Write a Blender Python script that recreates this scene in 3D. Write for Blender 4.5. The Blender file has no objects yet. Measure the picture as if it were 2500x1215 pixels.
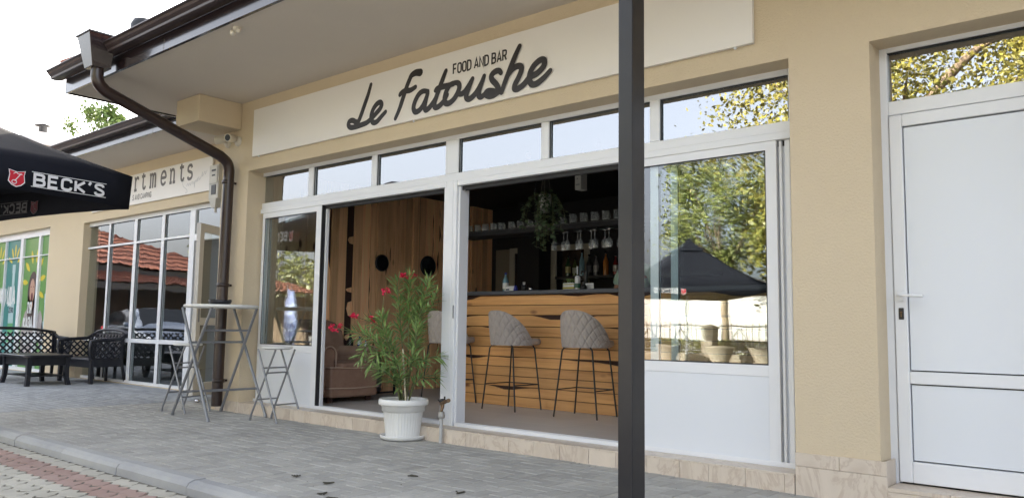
import bpy, bmesh, math, random
from mathutils import Vector, Matrix, noise
random.seed(7)
R = math.radians
PI = math.pi
S = bpy.context.scene
C = S.collection

# ------------------------------------------------------------------ camera
cam_d = bpy.data.cameras.new('camera'); cam = bpy.data.objects.new('camera', cam_d); C.objects.link(cam)
CAM = Vector((0, -5.0998, 1.0))
yaw, pit, rol = 0.709234, 0.0969244, 0.01423656
fw = Vector((-math.sin(yaw)*math.cos(pit), math.cos(yaw)*math.cos(pit), math.sin(pit)))
rt = Vector((math.cos(yaw), math.sin(yaw), 0)); up = rt.cross(fw)
rt, up = math.cos(rol)*rt+math.sin(rol)*up, -math.sin(rol)*rt+math.cos(rol)*up
M = Matrix((rt, up, -fw)).transposed().to_4x4(); M.translation = CAM
cam.matrix_world = M
cam_d.sensor_width = 36; cam_d.lens = 1981.6/2500*36; cam_d.clip_start = .05; cam_d.clip_end = 900
S.camera = cam
# ------------------------------------------------------------------ light
SUN_EL, SUN_AZ = R(20.5), R(32)          # azimuth measured from +Y towards -X: the sun stands behind the buildings
w = bpy.data.worlds.new('World'); S.world = w; w.use_nodes = True
nt = w.node_tree; sky = nt.nodes.new('ShaderNodeTexSky'); sky.sky_type = 'NISHITA'; sky.sun_disc = False
sky.sun_elevation = SUN_EL; sky.sun_rotation = -SUN_AZ
sky.air_density = .7; sky.dust_density = 6.0; sky.ozone_density = .6; sky.altitude = 0
hz = nt.nodes.new('ShaderNodeHueSaturation'); hz.inputs['Saturation'].default_value = .42; nt.links.new(sky.outputs[0], hz.inputs['Color']); nt.links.new(hz.outputs[0], nt.nodes['Background'].inputs[0]); nt.nodes['Background'].inputs[1].default_value = .15
sd = bpy.data.lights.new('sun', 'SUN'); sd.energy = 4.2; sd.angle = R(.5); sd.color = (1, .90, .74)
so = bpy.data.objects.new('sun', sd); C.objects.link(so)
sv = Vector((-math.sin(SUN_AZ)*math.cos(SUN_EL), math.cos(SUN_AZ)*math.cos(SUN_EL), math.sin(SUN_EL)))
so.rotation_euler = sv.to_track_quat('Z', 'Y').to_euler(); so.location = (0, 0, 30)
S.view_settings.view_transform = 'Standard'; S.view_settings.look = 'None'
S.view_settings.exposure = 2.87; S.view_settings.gamma = 1

# ------------------------------------------------------------------ materials
def nn(t, typ, **kw):
    n = t.nodes.new(typ)
    for k, v in kw.items():
        if hasattr(n, k): setattr(n, k, v)
        else: n.inputs[k].default_value = v
    return n
def ramp(t, src, stops):
    r = t.nodes.new('ShaderNodeValToRGB'); cr = r.color_ramp
    while len(cr.elements) < len(stops): cr.elements.new(.5)
    for e, (p, c) in zip(cr.elements, stops): e.position = p; e.color = (*c, 1) if len(c) == 3 else c
    t.links.new(src, r.inputs[0]); return r.outputs[0]
def mat(name, col, rough=.6, metal=0, var=.0, vscale=4, bump=0, bscale=60, col2=None, rnd=0, spec=.5, isl=0, world=False, stretch=None, coat=0):
    """principled surface: base colour broken up by noise (var), per-object tone change (rnd), fine relief (bump)"""
    m = bpy.data.materials.new(name); m.use_nodes = True; t = m.node_tree; b = t.nodes['Principled BSDF']
    b.inputs['Roughness'].default_value = rough; b.inputs['Metallic'].default_value = metal
    b.inputs['Specular IOR Level'].default_value = spec; b.inputs['Coat Weight'].default_value = coat
    tc = nn(t, 'ShaderNodeTexCoord'); src = nn(t, 'ShaderNodeNewGeometry').outputs['Position'] if world else tc.outputs['Object']
    if stretch:
        mp = nn(t, 'ShaderNodeMapping'); mp.inputs['Scale'].default_value = stretch; t.links.new(src, mp.inputs[0]); src = mp.outputs[0]
    c2 = col2 or tuple(c*.72 for c in col)
    L = t.links
    out = None
    if var > 0 or col2:
        n1 = nn(t, 'ShaderNodeTexNoise', Scale=vscale, Detail=6, Roughness=.62); L.new(src, n1.inputs['Vector'])
        f = ramp(t, n1.outputs[0], [(.32, (0, 0, 0)), (.72, (1, 1, 1))])
        mx = nn(t, 'ShaderNodeMix', data_type='RGBA'); 
        ml = nn(t, 'ShaderNodeMath', operation='MULTIPLY'); L.new(f, ml.inputs[0]); ml.inputs[1].default_value = max(var, .001)
        L.new(ml.outputs[0], mx.inputs[0]); mx.inputs[6].default_value = (*col, 1); mx.inputs[7].default_value = (*c2, 1)
        out = mx.outputs[2]
    if rnd > 0 or isl > 0:
        oi = nn(t, 'ShaderNodeObjectInfo') if rnd > 0 else nn(t, 'ShaderNodeNewGeometry'); rk = 'Random' if rnd > 0 else 'Random Per Island'; rnd = rnd or isl; hs = nn(t, 'ShaderNodeHueSaturation')
        mr = nn(t, 'ShaderNodeMapRange'); L.new(oi.outputs[rk], mr.inputs[0]); mr.inputs[3].default_value = 1-rnd; mr.inputs[4].default_value = 1+rnd
        L.new(mr.outputs[0], hs.inputs['Value'])
        if out: L.new(out, hs.inputs['Color'])
        else: hs.inputs['Color'].default_value = (*col, 1)
        out = hs.outputs[0]
    if out: L.new(out, b.inputs['Base Color'])
    else: b.inputs['Base Color'].default_value = (*col, 1)
    if bump > 0:
        n2 = nn(t, 'ShaderNodeTexNoise', Scale=bscale, Detail=5, Roughness=.6); L.new(src, n2.inputs['Vector'])
        bp = nn(t, 'ShaderNodeBump', Strength=bump, Distance=.01); L.new(n2.outputs[0], bp.inputs['Height']); L.new(bp.outputs[0], b.inputs['Normal'])
    return m
def mat_wood(name, a, b_, knot, axis, gs=1.0, rnd=.16, rough=.55):
    """pine boards: grain stretched along axis, knots, tone changes from board to board"""
    m = bpy.data.materials.new(name); m.use_nodes = True; t = m.node_tree; L = t.links; b = t.nodes['Principled BSDF']
    b.inputs['Roughness'].default_value = rough
    tc = nn(t, 'ShaderNodeTexCoord'); oi = nn(t, 'ShaderNodeObjectInfo')
    off = nn(t, 'ShaderNodeVectorMath', operation='SCALE'); off.inputs[0].default_value = (37, 19, 53); L.new(oi.outputs['Random'], off.inputs['Scale'])
    ad = nn(t, 'ShaderNodeVectorMath', operation='ADD'); L.new(tc.outputs['Object'], ad.inputs[0]); L.new(off.outputs[0], ad.inputs[1])
    sc = [9.0*gs]*3; sc[axis] = .55*gs
    mp = nn(t, 'ShaderNodeMapping'); mp.inputs['Scale'].default_value = sc; L.new(ad.outputs[0], mp.inputs[0])
    n1 = nn(t, 'ShaderNodeTexNoise', Scale=2.2, Detail=7, Roughness=.6, Distortion=.9); L.new(mp.outputs[0], n1.inputs['Vector'])
    sc2 = [4.2]*3; sc2[axis] = 1.9
    mp2 = nn(t, 'ShaderNodeMapping'); mp2.inputs['Scale'].default_value = sc2; L.new(ad.outputs[0], mp2.inputs[0])
    vo = nn(t, 'ShaderNodeTexVoronoi', Scale=1.0); L.new(mp2.outputs[0], vo.inputs['Vector'])
    kn = ramp(t, vo.outputs['Distance'], [(.075, (1, 1, 1)), (.15, (0, 0, 0))])
    c1 = ramp(t, n1.outputs[0], [(.22, b_), (.46, tuple(x*.72+y*.28 for x, y in zip(a, b_))), (.62, a), (.8, tuple(x*1.06 for x in a))])
    mx = nn(t, 'ShaderNodeMix', data_type='RGBA'); L.new(kn, mx.inputs[0]); L.new(c1, mx.inputs[6]); mx.inputs[7].default_value = (*knot, 1)
    hs = nn(t, 'ShaderNodeHueSaturation'); mr = nn(t, 'ShaderNodeMapRange'); L.new(oi.outputs['Random'], mr.inputs[0]); mr.inputs[3].default_value = 1-rnd; mr.inputs[4].default_value = 1+rnd
    L.new(mr.outputs[0], hs.inputs['Value']); L.new(mx.outputs[2], hs.inputs['Color']); L.new(hs.outputs[0], b.inputs['Base Color'])
    bp = nn(t, 'ShaderNodeBump', Strength=.25, Distance=.004); L.new(n1.outputs[0], bp.inputs['Height']); L.new(bp.outputs[0], b.inputs['Normal'])
    return m
def mat_glass(name, ior=1.9, tint=(.86, .9, .9), wav=.0, wscale=2.5, rough=.0, glint=0):
    """window pane: clear layer plus mirror reflection weighted by Fresnel, slightly wavy"""
    m = bpy.data.materials.new(name); m.use_nodes = True; t = m.node_tree; L = t.links
    t.nodes.remove(t.nodes['Principled BSDF']); o = t.nodes['Material Output']
    tr = nn(t, 'ShaderNodeBsdfTransparent'); tr.inputs[0].default_value = (*tint, 1)
    gl = nn(t, 'ShaderNodeBsdfGlossy'); gl.inputs['Roughness'].default_value = rough; gl.inputs[0].default_value = (.97, .98, 1, 1)
    fr = nn(t, 'ShaderNodeFresnel', IOR=ior); mx = nn(t, 'ShaderNodeMixShader')
    ge = nn(t, 'ShaderNodeNewGeometry'); iv = nn(t, 'ShaderNodeMath', operation='SUBTRACT'); iv.inputs[0].default_value = 1; L.new(ge.outputs['Backfacing'], iv.inputs[1])
    mu = nn(t, 'ShaderNodeMath', operation='MULTIPLY'); L.new(fr.outputs[0], mu.inputs[0]); L.new(iv.outputs[0], mu.inputs[1])
    L.new(mu.outputs[0], mx.inputs[0]); L.new(tr.outputs[0], mx.inputs[1]); L.new(gl.outputs[0], mx.inputs[2]); L.new(mx.outputs[0], o.inputs[0])
    if glint:
        df = nn(t, 'ShaderNodeBsdfDiffuse'); df.inputs[0].default_value = (.8, .82, .84, 1); m2 = nn(t, 'ShaderNodeMixShader'); m2.inputs[0].default_value = glint  # pale diffuse share stands in for light glinting on the drinking glasses
        L.new(mx.outputs[0], m2.inputs[1]); L.new(df.outputs[0], m2.inputs[2]); L.new(m2.outputs[0], o.inputs[0])
    if wav > 0:
        tc = nn(t, 'ShaderNodeTexCoord'); n = nn(t, 'ShaderNodeTexNoise', Scale=wscale, Detail=2, Roughness=.45); L.new(tc.outputs['Object'], n.inputs['Vector'])
        bp = nn(t, 'ShaderNodeBump', Strength=1, Distance=wav); L.new(n.outputs[0], bp.inputs['Height']); L.new(bp.outputs[0], gl.inputs['Normal'])
    return m
def mat_tile(name, a, b_, vein, rough=.35):
    m = bpy.data.materials.new(name); m.use_nodes = True; t = m.node_tree; L = t.links; b = t.nodes['Principled BSDF']
    b.inputs['Roughness'].default_value = rough
    tc = nn(t, 'ShaderNodeTexCoord'); oi = nn(t, 'ShaderNodeObjectInfo')
    off = nn(t, 'ShaderNodeVectorMath', operation='SCALE'); off.inputs[0].default_value = (31, 47, 13); L.new(oi.outputs['Random'], off.inputs['Scale'])
    ad = nn(t, 'ShaderNodeVectorMath', operation='ADD'); L.new(tc.outputs['Object'], ad.inputs[0]); L.new(off.outputs[0], ad.inputs[1])
    mp = nn(t, 'ShaderNodeMapping'); mp.inputs['Scale'].default_value = (1.7, 1.7, .8); mp.inputs['Rotation'].default_value = (0, .75, 0); L.new(ad.outputs[0], mp.inputs[0])
    n = nn(t, 'ShaderNodeTexNoise', Scale=1.6, Detail=6, Roughness=.6, Distortion=1.8); L.new(mp.outputs[0], n.inputs['Vector'])
    c = ramp(t, n.outputs[0], [(.34, b_), (.46, a), (.50, vein), (.53, a), (.7, tuple(x*1.1 for x in a))])
    L.new(c, b.inputs['Base Color'])
    return m
CREAM = mat('cream_render', (.63, .525, .37), .92, var=.4, vscale=.9, bump=.8, bscale=70, col2=(.57, .47, .33))
SOFFIT = mat('soffit_render', (.64, .575, .495), .92, var=.4, vscale=.8, bump=.25, bscale=60, col2=(.56, .505, .43))
BROWN = mat('dark_brown_metal', (.020, .012, .013), .16, spec=.9, var=.3, vscale=3, coat=.4)
GUTT = mat('gutter_metal', (.050, .034, .034), .38, spec=.6, var=.3, vscale=3)
PIPE = mat('brown_pipe', (.026, .013, .011), .28, spec=.6, bump=.03, bscale=20)
WHITE = mat('white_frame', (.74, .755, .78), .32, var=.16, vscale=2.5, col2=(.66, .675, .70))
WHITEP = mat('white_panel', (.70, .73, .775), .28, var=.14, vscale=1.2, col2=(.655, .69, .735))
SEAL = mat('black_gasket', (.012, .012, .014), .6)
BOARD = mat('sign_board', (.78, .75, .71), .5, var=.2, vscale=.8, col2=(.74, .71, .665))
INK = mat('dark_lettering', (.020, .016, .016), .42)
INK2 = mat('grey_lettering', (.13, .12, .12), .5)
INK3 = mat('faint_lettering', (.46, .46, .47), .5)
BLACKM = mat('black_metal', (.014, .014, .016), .4)
POST = mat('charcoal_paint', (.012, .012, .016), .34, spec=.5, var=.5, vscale=5, bump=.05, bscale=25, col2=(.024, .024, .027))
STEEL = mat('grey_steel', (.27, .28, .30), .38, metal=.55, var=.25, vscale=9, col2=(.18, .185, .2))
PLAST = mat('black_plastic', (.013, .014, .02), .34, spec=.5, var=.2, vscale=6)
POT = mat('white_plastic', (.76, .76, .74), .4, var=.35, vscale=5, col2=(.60, .59, .55))
SOIL = mat('soil', (.05, .035, .025), .95, bump=.8, bscale=50)
LEAF = mat('oleander_leaf', (.16, .26, .08), .42, var=.8, vscale=9, col2=(.27, .36, .12), isl=.3)
STEM = mat('green_stem', (.12, .13, .05), .7, var=.5, vscale=20)
STAKE = mat('pale_stake', (.66, .58, .42), .7)
PETAL = mat('red_petal', (.62, .012, .055), .5, var=.5, vscale=30, col2=(.75, .03, .12))
CANVAS = mat('black_canvas', (.011, .012, .018), .95, spec=.15, var=.35, vscale=2.2, bump=.12, bscale=260, col2=(.018, .020, .027))
PRINTW = mat('white_print', (.74, .74, .76), .6)
PRINTG = mat('show_through_print', (.09, .09, .10), .8)
PRINTR2 = mat('show_through_red', (.10, .02, .03), .8)
PRINTR = mat('red_print', (.56, .015, .035), .6)
PAVER = mat('grey_paver', (.42, .41, .38), .85, var=.85, vscale=1.3, bump=.3, bscale=130, col2=(.29, .285, .268), rnd=.11, world=True)
PAVERJ = mat('joined_paver', (.42, .41, .38), .85, var=.85, vscale=1.3, bump=.3, bscale=130, col2=(.29, .285, .268), isl=.11, world=True)
PAVERB = mat('blue_grey_paver', (.38, .39, .395), .82, var=.85, vscale=1.1, bump=.3, bscale=130, col2=(.27, .28, .29), isl=.11, world=True)
MORTAR = mat('joint_sand', (.46, .44, .40), .95, var=1, vscale=.9, bump=.4, bscale=150, col2=(.05, .048, .044))
KERB = mat('kerb_concrete', (.40, .40, .39), .88, var=.9, vscale=1.5, bump=.3, bscale=110, col2=(.25, .255, .265), rnd=.06, world=True)
ROADP = mat('pale_road_paver', (.50, .475, .41), .88, var=.8, vscale=3, bump=.3, bscale=120, col2=(.37, .35, .30), rnd=.10, world=True)
ROADR = mat('red_road_paver', (.37, .265, .23), .88, var=.8, vscale=3, bump=.3, bscale=120, col2=(.31, .195, .165), rnd=.07, world=True)
ROADJ = mat('road_joint', (.19, .175, .145), .95, var=.9, vscale=6, bump=.5, bscale=120, col2=(.07, .065, .05))
GROUND = mat('road_surface', (.24, .23, .20), .9, var=.6, vscale=.7, bump=.3, bscale=40, col2=(.19, .18, .155))
FLOOR = mat('interior_floor', (.56, .54, .51), .38, var=.5, vscale=2, col2=(.48, .46, .435), rnd=.05)
BARW = mat_wood('bar_pine', (.70, .37, .135), (.46, .205, .065), (.22, .085, .035), 0, rnd=.2)
WALLW = mat_wood('wall_pine', (.95, .57, .31), (.62, .31, .15), (.15, .06, .03), 2, rnd=.28)
BARK = mat('dark_bark', (.05, .022, .016), .8, var=.6, vscale=12)
BLACKW = mat('black_wall', (.012, .012, .016), .7, var=.3, vscale=2)
GREYC = mat('dark_counter', (.055, .062, .08), .45)
BEIGEW = mat('beige_inner_wall', (.20, .17, .13), .8)
BEIGEF = mat('beige_casing', (.36, .33, .27), .5)
DARKG = mat('dark_glass', (.008, .009, .012), .08, spec=.8)
TILE = mat_tile('travertine_tile', (.60, .52, .43), (.53, .445, .36), (.50, .41, .33))
GROUT = mat('grout', (.26, .235, .20), .9)
CLAY = mat('clay_roof_tile', (.33, .125, .078), .75, var=.9, vscale=2.5, bump=.2, bscale=30, col2=(.22, .085, .058), rnd=.1)
GLASS = mat_glass('window_glass', 2.3, wav=.0016, wscale=1.6)
GLASSW = mat_glass('wavy_window_glass', 2.9, wav=.003, wscale=1.5)
GLASST = mat_glass('transom_glass', 4.2, tint=(.6, .66, .68), wav=.0018, wscale=1.5)
DRINK = mat_glass('drinking_glass', 2.0, tint=(.92, .94, .95), rough=.08, glint=.16)
VELVET = mat('brown_velour', (.25, .145, .10), .85, var=.7, vscale=6, col2=(.38, .25, .18), bump=.2, bscale=40)
PIPING = mat('pale_piping', (.46, .33, .25), .8)
SUEDE = mat('grey_velvet', (.43, .38, .345), .85, var=.6, vscale=5, col2=(.34, .30, .275), bump=.1, bscale=80)
CAMW = mat('camera_white', (.66, .61, .52), .4)
METERB = mat('meter_box_plastic', (.55, .53, .48), .5, var=.3, vscale=8)
BRASS = mat('aged_brass', (.20, .13, .06), .45, metal=.7, var=.8, vscale=60, col2=(.10, .055, .05))
CHROME = mat('chrome', (.6, .6, .62), .15, metal=1)
KEG = mat('keg_steel', (.32, .32, .34), .3, metal=.9, var=.5, vscale=8, col2=(.2, .2, .22))

# ------------------------------------------------------------------ mesh helpers
OFF = {}
class MB:
    def __init__(s): s.v = []; s.f = []; s.sm = []
    def add(s, vs, fs, smooth=False):
        o = len(s.v); s.v += [tuple(p) for p in vs]; s.f += [tuple(i+o for i in f) for f in fs]; s.sm += [smooth]*len(fs); return s
    def box(s, x0, x1, y0, y1, z0, z1):
        if x0 > x1: x0, x1 = x1, x0
        if y0 > y1: y0, y1 = y1, y0
        if z0 > z1: z0, z1 = z1, z0
        return s.add([(x0,y0,z0),(x1,y0,z0),(x1,y1,z0),(x0,y1,z0),(x0,y0,z1),(x1,y0,z1),(x1,y1,z1),(x0,y1,z1)],
            [(0,3,2,1),(4,5,6,7),(0,1,5,4),(1,2,6,5),(2,3,7,6),(3,0,4,7)])
    def obox(s, c, ax, hx, hy, hz):
        """box about c with local frame ax=(ex,ey,ez)"""
        c = Vector(c); ex, ey, ez = [Vector(a) for a in ax]; vs = []
        for sz in (-1, 1):
            for sx, sy in ((-1,-1),(1,-1),(1,1),(-1,1)): vs.append(c+ex*hx*sx+ey*hy*sy+ez*hz*sz)
        return s.add(vs, [(0,3,2,1),(4,5,6,7),(0,1,5,4),(1,2,6,5),(2,3,7,6),(3,0,4,7)])
    def prism(s, poly, a, b):
        """poly: list of 3D points, swept from +a to +b (vectors)"""
        n = len(poly); a = Vector(a); b = Vector(b); vs = [Vector(p)+a for p in poly]+[Vector(p)+b for p in poly]
        return s.add(vs, [tuple(range(n-1, -1, -1)), tuple(range(n, 2*n))]+[(i, (i+1) % n, (i+1) % n+n, i+n) for i in range(n)])
    def tube(s, pts, r, n=8, caps=True):
        pts = [Vector(p) for p in pts]; rs = r if isinstance(r, (list, tuple)) else [r]*len(pts); m = len(pts); vs = []; prev = None
        for i, p in enumerate(pts):
            d = (pts[min(i+1, m-1)]-pts[max(i-1, 0)]).normalized()
            if prev is None:
                prev = d.cross(Vector((0,0,1)));
                if prev.length < .05: prev = d.cross(Vector((0,1,0)))
            prev = (prev-d*prev.dot(d)); prev = prev.normalized() if prev.length > 1e-6 else d.orthogonal().normalized()
            q = d.cross(prev)
            for k in range(n):
                a = 2*PI*k/n; vs.append(p+(prev*math.cos(a)+q*math.sin(a))*rs[i])
        fs = [(i*n+k, i*n+(k+1) % n, (i+1)*n+(k+1) % n, (i+1)*n+k) for i in range(m-1) for k in range(n)]
        s.add(vs, fs, True)
        if caps: s.add(vs[:n], [tuple(range(n-1, -1, -1))]); s.add(vs[-n:], [tuple(range(n))])
        return s
    def lathe(s, c, prof, n=24, axis='z'):
        c = Vector(c); vs = []
        for r, z in prof:
            for k in range(n):
                a = 2*PI*k/n; x, y = r*math.cos(a), r*math.sin(a)
                vs.append(c+(Vector((x,y,z)) if axis == 'z' else Vector((x,z,y)) if axis == 'y' else Vector((z,x,y))))
        m = len(prof)
        return s.add(vs, [(i*n+k, i*n+(k+1) % n, (i+1)*n+(k+1) % n, (i+1)*n+k) for i in range(m-1) for k in range(n)], True)
    def sphere(s, c, r, sx=1, sy=1, sz=1, n=12, m=8):
        c = Vector(c); vs = []
        for i in range(m+1):
            t = PI*i/m
            for k in range(n):
                a = 2*PI*k/n; vs.append(c+Vector((r*sx*math.sin(t)*math.cos(a), r*sy*math.sin(t)*math.sin(a), r*sz*math.cos(t))))
        return s.add(vs, [(i*n+k, (i+1)*n+k, (i+1)*n+(k+1) % n, i*n+(k+1) % n) for i in range(m) for k in range(n)], True)
    def build(s, name, mt, parent=None, bevel=0, label=None, kind=None, seg=1, subsurf=0, solid=0):
        me = bpy.data.meshes.new(name); o = bpy.data.objects.new(name, me)
        off = OFF.get(parent.name, Vector()) if parent else Vector()
        me.from_pydata([tuple(Vector(p)-off) for p in s.v], [], s.f); me.polygons.foreach_set('use_smooth', s.sm)
        if any(s.sm): me.update()
        for mm in (mt if isinstance(mt, list) else [mt]): me.materials.append(mm)
        C.objects.link(o)
        if parent: o.parent = parent
        OFF[o.name] = off
        if solid: q = o.modifiers.new('solid', 'SOLIDIFY'); q.thickness = solid
        if bevel: q = o.modifiers.new('bevel', 'BEVEL'); q.width = bevel; q.segments = seg; q.limit_method = 'ANGLE'
        if subsurf: q = o.modifiers.new('sub', 'SUBSURF'); q.levels = subsurf; q.render_levels = subsurf
        if label: o['label'] = label
        if kind: o['kind'] = kind
        return o
def tag(o, label, cat, group=None, kind=None):
    o['label'] = label; o['category'] = cat
    if group: o['group'] = group
    if kind: o['kind'] = kind
    return o
def thing(name, label, cat, loc=(0,0,0), group=None, kind=None):
    o = bpy.data.objects.new(name, None); C.objects.link(o); o.location = loc; o.empty_display_size = .1
    OFF[o.name] = Vector(loc); return tag(o, label, cat, group, kind)
def struct(o): o['kind'] = 'structure'; return o
def copy_tree(o, parent=None):
    c = o.copy(); C.objects.link(c); c.parent = parent
    OFF[c.name] = OFF.get(o.name, Vector())
    for ch in list(KIDS(o)): copy_tree(ch, c)
    return c
def KIDS(o): return [x for x in C.objects if x.parent == o]
def inst(name, me, loc, parent, mt=None):
    o = bpy.data.objects.new(name, me); C.objects.link(o); o.parent = parent
    o.location = Vector(loc)-OFF.get(parent.name, Vector()); return o
def wallgrid(mb, x0, x1, z0, z1, y0, y1, holes):
    """solid wall with rectangular holes (hx0,hx1,hz0,hz1), made of butted blocks"""
    xs = sorted({x0, x1}|{h[0] for h in holes}|{h[1] for h in holes})
    for a, b in zip(xs, xs[1:]):
        c = (a+b)/2; hs = sorted([h for h in holes if h[0] < c < h[1]], key=lambda h: h[2]); z = z0
        for h in hs:
            if h[2] > z: mb.box(a, b, y0, y1, z, h[2])
            z = h[3]
        if z < z1: mb.box(a, b, y0, y1, z, z1)
def cr(pts, sub=5, closed=False):
    """Catmull-Rom through points (any dimension tuples)"""
    P = [Vector(p) for p in pts]; n = len(P); out = []
    for i in range(n-1):
        p0 = P[i-1] if i > 0 else (P[n-2] if closed else P[0]); p1 = P[i]; p2 = P[i+1]
        p3 = P[i+2] if i+2 < n else (P[1] if closed else P[n-1])
        for k in range(sub):
            t = k/sub; out.append(.5*((2*p1)+(p2-p0)*t+(2*p0-5*p1+4*p2-p3)*t*t+(3*p1-p0-3*p2+p3)*t**3))
    out.append(P[-1]); return out
def ribbon(mb, pts, wd, mp, d0=0, dstep=0, cap=True):
    """flat brush stroke along 2D points; mp(u,v,depth)->3D"""
    P = [Vector((p[0], p[1])) for p in pts]; n = len(P); ws = wd if isinstance(wd, (list, tuple)) else [wd]*n; L = []; Rr = []
    for i in range(n):
        a = (P[i]-P[max(i-1,0)]); b = (P[min(i+1,n-1)]-P[i])
        if a.length < 1e-7: a = b
        if b.length < 1e-7: b = a
        a = a.normalized(); b = b.normalized(); t = (a+b)
        if t.length < .05: t = a
        t.normalize(); nrm = Vector((-t.y, t.x)); k = 1/max(.45, abs(nrm.dot(Vector((-a.y, a.x)))))
        L.append(P[i]+nrm*ws[i]/2*k); Rr.append(P[i]-nrm*ws[i]/2*k)
    vs = []; fs = []
    for i in range(n):
        d = d0+dstep*i; vs += [mp(L[i].x, L[i].y, d), mp(Rr[i].x, Rr[i].y, d)]
    for i in range(n-1): fs.append((2*i, 2*i+1, 2*i+3, 2*i+2))
    mb.add(vs, fs)
    if cap:
        for i, j, e in ((0, 1, 0), (n-1, n-2, 1)):
            t = (P[i]-P[j]).normalized(); nr = Vector((-t.y, t.x)); d = d0+dstep*i; q = []
            for k in range(7):
                a = PI*k/6; p = P[i]+(nr*math.cos(a)+t*math.sin(a))*ws[i]/2; q.append(mp(p.x, p.y, d))
            mb.add(q, [tuple(range(7))])
    return mb
_ = lambda *a: list(a)
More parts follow.
